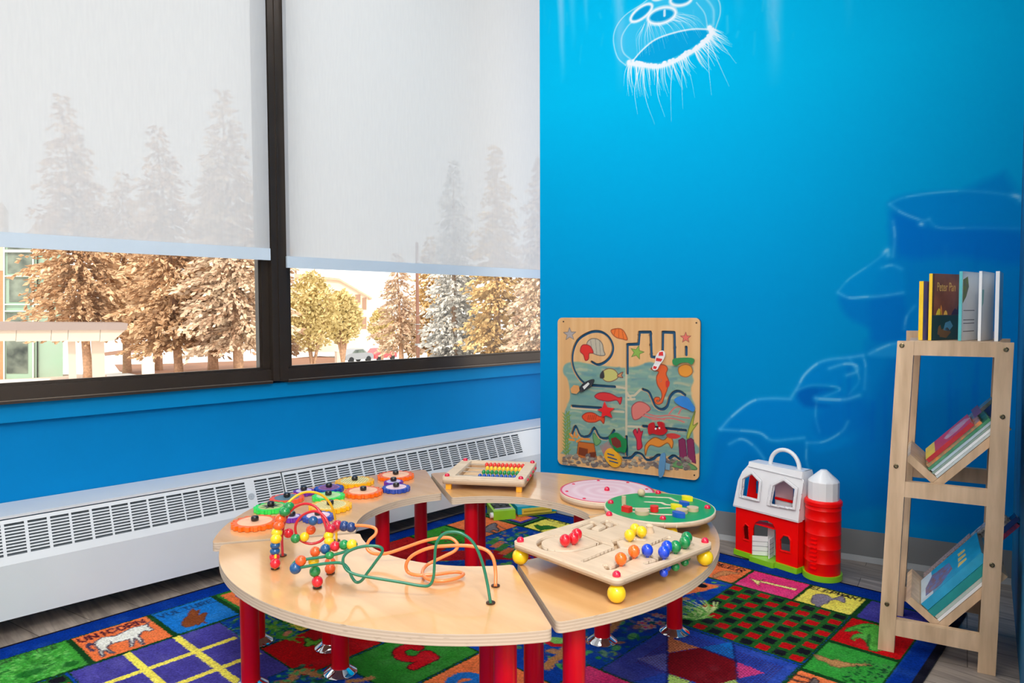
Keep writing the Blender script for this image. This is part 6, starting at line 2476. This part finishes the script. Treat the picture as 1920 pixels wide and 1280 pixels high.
def upright(label, px, off, Hh, T, D, yaw, m, mp=None, spine_m=None, art=None, group='books standing on top of the book rack'):
    """book standing upright, spine to the viewer, cover turned to the right"""
    s_, _ = on_mural(px, 600, off)
    base = mural_pt(s_, ZTOP, off)
    a_ = A + R_(90) - R_(yaw)                        # direction from spine to fore edge
    ydir = Vector((math.cos(a_), math.sin(a_), 0))
    zdir = Vector((ydir.y, -ydir.x, 0))              # cover normal, to the right
    Mx = Matrix(((0, ydir.x, zdir.x, base.x), (0, ydir.y, zdir.y, base.y), (1, 0, 0, base.z), (0, 0, 0, 1)))
    return book(label, Mx, Hh, T, D, m, mp, group, spine_m, .0016, .002, art)


M_yel = cover_mat('yellow', (250, 202, 20))
M_gold = cover_mat('goldleaf', (206, 160, 80), (226, 186, 110), 80)


def art_sunset(t, L, T, D):
    # (length = up, depth = across from the spine)
    flat(t, 'sky_glow', [(.075, .01), (.20, .01), (.20, D), (.075, D)], T, cover_mat('sunsetbrown', (120, 66, 50), (150, 84, 56), 14, .2))
    flat(t, 'night_water', [(0, .0), (.075, .0), (.075, D), (0, D)], T, cover_mat('tealnight', (10, 74, 78), (8, 60, 66), 20, .2))
    for x0, y0, w, h_, c in ((.076, .02, .03, .02, (250, 220, 60)), (.076, .06, .02, .014, (250, 200, 90)), (.076, .1, .04, .02, (60, 40, 80)), (.076, .128, .03, .04, (70, 50, 100)), (.076, .04, .012, .03, (240, 150, 60))):
        flat(t, 'skyline_shape', [(x0, y0), (x0, y0 + w), (x0 + h_ * .7, y0 + w * .8), (x0 + h_, y0 + w * .5), (x0 + h_ * .6, y0 + w * .2)], T + .0004, mat('skyline_%d_%d' % (c[0], c[2]), c, .4))
    for x0, y0, w, c in ((.01, .04, .06, (120, 90, 60)), (.03, .06, .05, (80, 150, 190)), (.018, .03, .02, (120, 150, 60))):
        flat(t, 'water_shape', [(x0, y0), (x0 - .004, y0 + w * .6), (x0 + .012, y0 + w), (x0 + .028, y0 + w * .7), (x0 + .022, y0 + w * .2)], T + .0004, mat('water_%d_%d' % (c[0], c[2]), c, .4))
    # title lettering
    cu = bpy.data.curves.new('title', 'FONT')
    cu.body = 'Peter Pan'
    cu.size = .040
    cu.extrude = .0003
    tmp = bpy.data.objects.new('title_tmp', cu)
    COL.objects.link(tmp)
    dg = bpy.context.evaluated_depsgraph_get()
    me_ = bpy.data.meshes.new_from_object(tmp.evaluated_get(dg))
    bpy.data.objects.remove(tmp)
    me_.materials.clear()
    n = len(me_.vertices)
    co = np.empty(n * 3)
    me_.vertices.foreach_get('co', co)
    co = co.reshape(-1, 3)
    wd = co[:, 0].max()
    nx = np.stack([.148 + co[:, 1] * .95, .022 + co[:, 0] / wd * (D * .60), T + .0006 + co[:, 2]], -1)
    me_.vertices.foreach_set('co', nx.ravel())
    o = bpy.data.objects.new('title', me_)
    COL.objects.link(o)
    me_.materials.append(M_gold)
    o.parent = t


M_txt = mat('printed_grey_text', (130, 132, 140), .6)
M_blob = mat('printed_green_figure', (150, 170, 60), .5, var=.3, scale=40, rgb2=(90, 90, 100))


def art_page(t, L, T, D):
    flat(t, 'page_figure', [(.11, .004), (.13, .03), (.16, .05), (.19, .04), (.18, .005)], T, M_blob)
    for x0 in (.026, .050, .060, .088):
        flat(t, 'text_line', [(x0, .012), (x0, .1), (x0 + .0025, .1), (x0 + .0025, .012)], T, M_txt)


def art_page2(t, L, T, D):
    flat(t, 'page_figure', [(.10, .004), (.11, .02), (.15, .026), (.15, .004)], T, mat('printed_teal_figure', (150, 206, 200), .5))


OB = -.79
upright('thin yellow spined book standing leftmost on top of the rack', 1722.5, OB - .01, .178, .0125, .155, 27, cover_mat('lilac', (176, 150, 206), (90, 100, 170), 30, .3), None, M_yel)
upright('yellow spined picture book with dark sunset cover on top of the rack', 1741, OB - .02, .2, .0095, .162, 31, cover_mat('sunset', (90, 52, 44)), None, M_yel, art_sunset)
upright('white book with teal edge and printed text just right of the sunset cover', 1797, OB - .02, .2045, .0085, .16, 21, C_white, M_pagew, cover_mat('tealedge', (90, 190, 196)), art_page)
upright('plain white book second from the right on top of the rack', 1834, OB - .02, .2035, .0075, .16, 15, C_white, M_pagew, None, art_page2)
upright('plain white book standing rightmost on top of the rack', 1865, OB - .02, .202, .0095, .15, 8, C_white, M_pagew)

# ================================================================== toy barn
b0 = on_z(1379, 1038, 0.0)
b1 = on_z(1497, 1076, 0.0)
bd = (b1 - b0).normalized()
barn = thing('toy_barn', 'red and white plastic toy barn with silo and carrying handle by the mural wall', 'toy barn', (b0.x, b0.y, 0), math.atan2(bd.y, bd.x))
M_bred = mat('red_plastic', (250, 4, 2), .35, var=.02, scale=6, coat=.08, spec=.25)
M_bwhite = mat('white_plastic', (240, 240, 242), .35, var=.015, scale=6, coat=.2)
M_bgreen = mat('lime_plastic', (140, 208, 24), .35, var=.02, scale=6, coat=.2)
BW, BDp = .290, .135
# base
bm = bmesh.new()
add_prism(bm, round_poly([(-.008, -.008), (.085, -.008), (.085, -.03), (.20, -.03), (.20, -.012), (BW + .004, -.012), (BW + .004, BDp), (-.008, BDp)], .008), .0006, .022)
add_cyl(bm, (BW + .075, .052, .0006), (BW + .075, .052, .022), .073, n=36)
bevel(bm, .003, 2)
obj('base', bm, M_bgreen, barn, smooth=True)


def bl(px, py):
    """barn front plane: (x, z)"""
    nn = Vector((bd.y, -bd.x, 0))
    p = on_plane(px, py, nn, nn.dot(b0)) - b0
    return (p.dot(bd), p.z)


K6 = 1138 / 240


def bl2(pts):
    return [bl(1360 + a / K6, 830 + b / K6) for a, b in pts]


def sheet(name, outline, holes, y0, thick, m, parent, res=.0022, lean=0.0, z_ref=0.0):
    """upright sheet in the barn's front plane with openings"""
    o_ = np.array(outline)
    P = Painter(np.arange(o_[:, 0].min() - res, o_[:, 0].max() + 2 * res, res), np.arange(o_[:, 1].min() - res, o_[:, 1].max() + 2 * res, res), (255, 255, 255))

    def sd(X, Y):
        def poly_sd(q):
            d = Painter.seg_dist(X, Y, q, True)
            return np.where(Painter.inside(X, Y, q), -d, d)
        v = poly_sd(outline)
        for h_ in holes:
            v = np.maximum(v, -poly_sd(h_))
        return v
    keep, snp = sdf_board(P, sd)
    me_ = grid_mesh(name, P, lambda x, y, t: np.stack([x, y0 + t + (y - z_ref) * lean, y], -1), keep, snp, thick=thick)
    return obj(name, me_, [m, m], parent)


arch = bl2([(250, 985), (245, 760), (262, 715), (300, 690), (370, 690), (420, 720), (448, 780), (448, 1080), (250, 1080)])
wl = bl2([(165, 850), (160, 750), (180, 722), (205, 745), (212, 865)])
wr = bl2([(493, 950), (490, 860), (520, 825), (560, 835), (578, 870), (578, 970)])
walls = bl2([(110, 945), (125, 530), (650, 640), (640, 1095)])
walls = [(0, .020), (0, .226), (BW, .226), (BW, .020)]
fr = sheet('barn_front', walls, [arch, wl, wr], 0.0, .006, M_bred, barn)
for poly in (wl, wr):
    cxy = np.mean(poly, 0)
    q = [(cxy[0] + (x - cxy[0]) * 1.28, cxy[1] + (z - cxy[1]) * 1.18) for x, z in poly]
    sheet('window_surround', q, [poly], -.0032, .0035, M_bred, fr)
bm = bmesh.new()
add_box(bm, (0, .006, .0215), (.006, BDp - .01, .226))
add_box(bm, (BW - .006, .006, .0215), (BW, BDp - .01, .226))
obj('side_wall', bm, M_bred, barn)
bm = bmesh.new()
add_box(bm, (.006, .006, .150), (BW - .006, .05, .155))
obj('loft_floor', bm, M_bred, barn)
# double doors standing open inside the arch
for x0, x1, ya, yb in ((arch[0][0] + .002, arch[0][0] + .05, -.012, .028), (arch[0][0] + .075, arch[0][0] + .066, .0, .045)):
    bm = bmesh.new()
    z0, z1 = .024, .105
    dd = Vector((x1 - x0, yb - ya, 0)).normalized()
    nn = Vector((-dd.y, dd.x, 0)) * .004
    q = [Vector((x0, ya, 0)), Vector((x1, yb, 0)), Vector((x1, yb, 0)) + nn, Vector((x0, ya, 0)) + nn]
    add_hexa(bm, [p + Vector((0, 0, z0)) for p in q], [p + Vector((0, 0, z1)) for p in q])
    o = obj('barn_door', bm, M_bwhite, barn)
    for k in range(3):
        bm = bmesh.new()
        z_ = .042 + .02 * k
        q2 = [p - nn * .25 for p in q]
        add_hexa(bm, [p + Vector((0, 0, z_)) for p in q2[:2]] + [p + Vector((0, 0, z_)) for p in (q[1], q[0])], [p + Vector((0, 0, z_ + .0016)) for p in q2[:2]] + [p + Vector((0, 0, z_ + .0016)) for p in (q[1], q[0])])
        obj('board_groove', bm, mat('grey_groove', (150, 152, 160), .6), o)
bm = bmesh.new()
add_hexa(bm, [Vector((.115, .055, .024)), Vector((.155, .055, .024)), Vector((.155, .06, .024)), Vector((.115, .06, .024))], [Vector((.122, .055, .19)), Vector((.148, .055, .19)), Vector((.148, .06, .19)), Vector((.122, .06, .19))])
obj('inner_panel', bm, M_bwhite, barn)
# roof: gambrel front with two gabled openings, leaning back
LEAN = .16
rz0 = .216
oL = bl2([(150, 470), (155, 320), (235, 272), (308, 345), (300, 508)])
oR = bl2([(405, 545), (425, 380), (520, 332), (625, 410), (612, 580)])


def shrink(q, k=.97):
    c = np.mean(q, 0)
    return [(c[0] + (x - c[0]) * k, c[1] + (z - c[1]) * k) for x, z in q]


outl = [(-.008, .212), (BW + .006, .212), (BW + .008, .30), (BW + .012, .375), (BW - .03, .404), (.075, .404), (.05, .398), (.02, .36), (.004, .32)]
sheet('roof_front', outl, [shrink(oL), shrink(oR)], -.009, .007, M_bwhite, barn, lean=LEAN, z_ref=rz0)
bm = bmesh.new()
prof = [(-.009, .212), (-.009 + .188 * LEAN, .400), (.035, .408), (.085, .408), (BDp, .30), (BDp, .216)]
top_ = [(y, z) for y, z in prof[1:]]
for x0, x1 in ((-.008, -.002), (BW + .001, BW + .007)):
    if x0 < 0:
        continue
    add_hexa(bm, [Vector((x0, y, z)) for y, z in prof], [Vector((x1, y, z)) for y, z in prof])
add_hexa(bm, [Vector((.05, y, z)) for y, z in ((.012, .388), (.085, .398), (.085, .408), (.018, .408))], [Vector((BW + .006, y, z)) for y, z in ((.012, .380), (.085, .398), (.085, .408), (.018, .408))])
add_box(bm, (-.008, -.009, .208), (BW + .007, .02, .216))
obj('roof_ridge', bm, M_bwhite, barn)
for q, nm in ((oL, 'gable_dormer'), (oR, 'gable_dormer')):
    qs = shrink(q, .975)
    big = shrink(q, 1.2)
    big[0], big[4] = (big[0][0], q[0][1] - .004), (big[4][0], q[4][1] - .004)
    sheet(nm, big, [qs], -.0165, .0078, M_bwhite, barn, lean=LEAN * .55, z_ref=rz0)
# red back of the loft with a slot window, seen through the left gable
slot = [(.048, .262), (.048, .318), (.060, .318), (.060, .262)]
sheet('loft_back', [(0.0, .216), (.115, .216), (.115, .345), (.06, .385), (0.02, .345)], [slot], .07, .005, M_bred, barn)
bm = bmesh.new()
add_box(bm, (.150, .06, .216), (.270, .064, .262))
obj('stall_gate', bm, M_bwhite, barn)
box_obj('loft_rail', (.150, .055, .262), (.280, .066, .271), M_bred, barn)
box_obj('loft_wall', (.140, .072, .216), (.222, .077, .345), mat('pale_pink_panel', (226, 190, 194), .5, var=.03), barn)
bm = bmesh.new()
add_cyl(bm, (.245, .054, .244), (.245, .058, .244), .017, n=18)
obj('sunflower_sticker', bm, mat('sunflower_print', (206, 160, 40), .5, var=.4, scale=60, rgb2=(90, 130, 60)), barn)
# handle
hp = []
for k in range(19):
    a = math.pi * k / 18
    hp.append(Vector((.197 - .066 * math.cos(a), .05, .402 + .074 * math.sin(a) ** .9)))
bm = bmesh.new()
add_tube(bm, hp, .0085, n=12)
obj('carry_handle', bm, M_bwhite, barn, smooth='all')
# silo
sc = Vector((BW + .075, .052, 0))
bm = bmesh.new()
prof = [(0, .0215), (.0655, .0215)]
for z_ in (.07, .125, .18, .235, .275):
    prof += [(.0655, z_ - .002), (.0668, z_), (.0655, z_ + .002)]
prof += [(.0655, .289), (.0695, .291), (.0695, .304), (.0655, .309), (.058, .311), (0, .311)]
add_lathe(bm, prof, 40, sc)
obj('silo', bm, M_bred, barn, smooth=35)
bm = bmesh.new()
for k, z_ in enumerate(np.linspace(.045, .16, 8)):
    add_box(bm, (sc.x - .013, sc.y - .0705, z_), (sc.x + .013, sc.y - .062, z_ + .004))
obj('silo_ladder', bm, M_bred, barn)
bm = bmesh.new()
add_lathe(bm, [(0, .3105), (.0575, .3105), (.0575, .380), (.054, .386), (.012, .424), (0, .424)], 14, sc)
obj('silo_roof', bm, M_bwhite, barn, smooth=20)

# ================================================================== two toys on the floor behind the table
f0, f1 = on_z(926, 976, 0.0), on_z(967, 972.5, 0.0)
gdv = (f1 - f0).normalized()
tg = thing('toy_tape_player', 'lime green toy with black buttons on the rug under the table', 'toy', (f0.x, f0.y, .0008), math.atan2(gdv.y, gdv.x))
Lg = (f1 - f0).length
M_lime = mat('lime_toy_plastic', (150, 206, 40), .3, coat=.3)
bm = bmesh.new()
add_hexa(bm, [Vector((0, 0, 0)), Vector((Lg, 0, 0)), Vector((Lg, .15, 0)), Vector((0, .15, 0))], [Vector((0, .004, .045)), Vector((Lg, .004, .045)), Vector((Lg, .15, .052)), Vector((0, .15, .052))])
bevel(bm, .006, 3)
obj('case', bm, M_lime, tg, smooth=True)
sl = lambda y: .0452 + .007 * (y - .004) / .146
for x0, x1, y0, y1, m, nm in ((.012, Lg - .012, .045, .125, mat('black_toy_panel', (30, 34, 32), .4), 'button_panel'), (.014, Lg - .008, .030, .040, mat('lilac_strip', (200, 190, 214), .4), 'slide_strip')):
    bm = bmesh.new()
    add_hexa(bm, [Vector((x, y, sl(y) - .004)) for x, y in ((x0, y0), (x1, y0), (x1, y1), (x0, y1))], [Vector((x, y, sl(y) + .002)) for x, y in ((x0, y0), (x1, y0), (x1, y1), (x0, y1))])
    obj(nm, bm, m, tg)
for k in range(3):
    x = .022 + k * (Lg - .044) / 2
    bm = bmesh.new()
    add_box(bm, (x - .007, .075, sl(.08)), (x + .007, .11, sl(.08) + .006))
    bevel(bm, .002, 2)
    obj('key', bm, mat('dark_key', (52, 60, 56), .4), tg, smooth=True)
bm = bmesh.new()
add_cyl(bm, (-.014, .018, .022), (.003, .018, .022), .014, n=20)
bevel(bm, .003, 2)
obj('side_knob', bm, mat('white_knob', (236, 238, 236), .3), tg, smooth=True)

f0, f1 = on_z(971, 969.5, 0.0), on_z(1044, 962, 0.0)
tdv = (f1 - f0).normalized()
tt_ = thing('toy_keyboard', 'teal and yellow toy keyboard case with orange buttons beside the lime toy', 'toy', (f0.x, f0.y, .0008), math.atan2(tdv.y, tdv.x))
Lt = (f1 - f0).length
M_teal = mat('teal_toy_plastic', (20, 160, 184), .3, coat=.3)
bm = bmesh.new()
add_hexa(bm, [Vector((0, 0, 0.012)), Vector((Lt, 0, 0.012)), Vector((Lt, .15, 0.012)), Vector((0, .15, 0.012))], [Vector((0, .006, .050)), Vector((Lt, .006, .050)), Vector((Lt, .15, .058)), Vector((0, .15, .058))])
bevel(bm, .008, 3)
obj('case', bm, M_teal, tt_, smooth=True)
bm = bmesh.new()
add_box(bm, (.004, .004, 0), (Lt - .004, .146, .014))
bevel(bm, .005, 2)
obj('tray', bm, mat('yellow_green_tray', (190, 196, 60), .35, coat=.2), tt_, smooth=True)
bm = bmesh.new()
add_box(bm, (.022, -.006, .012), (Lt - .03, .004, .040))
bevel(bm, .002, 2)
obj('front_grip', bm, mat('yellow_grip', (226, 196, 70), .35, coat=.2), tt_, smooth=True)
bm = bmesh.new()
add_box(bm, (.03, -.0068, .024), (Lt - .04, -.0055, .029))
obj('grip_slot', bm, mat('yellow_groove', (176, 146, 40), .5), tt_)
sl2 = lambda y: .0502 + .008 * (y - .006) / .144
bm = bmesh.new()
add_hexa(bm, [Vector((x, y, sl2(y) - .004)) for x, y in ((.03, .04), (Lt - .03, .04), (Lt - .03, .135), (.03, .135))], [Vector((x, y, sl2(y) + .0015)) for x, y in ((.03, .04), (Lt - .03, .04), (Lt - .03, .135), (.03, .135))])
obj('key_panel', bm, mat('peach_key_panel', (236, 170, 110), .4), tt_)
for k in range(3):
    for j in range(2):
        x, y = .045 + k * (Lt - .09) / 2, .065 + .04 * j
        bm = bmesh.new()
        add_cyl(bm, (x, y, sl2(y)), (x, y, sl2(y) + .006), .011, n=16)
        bevel(bm, .002, 2)
        obj('button', bm, mat('orange_button', (226, 92, 30), .35, coat=.3), tt_, smooth=True)
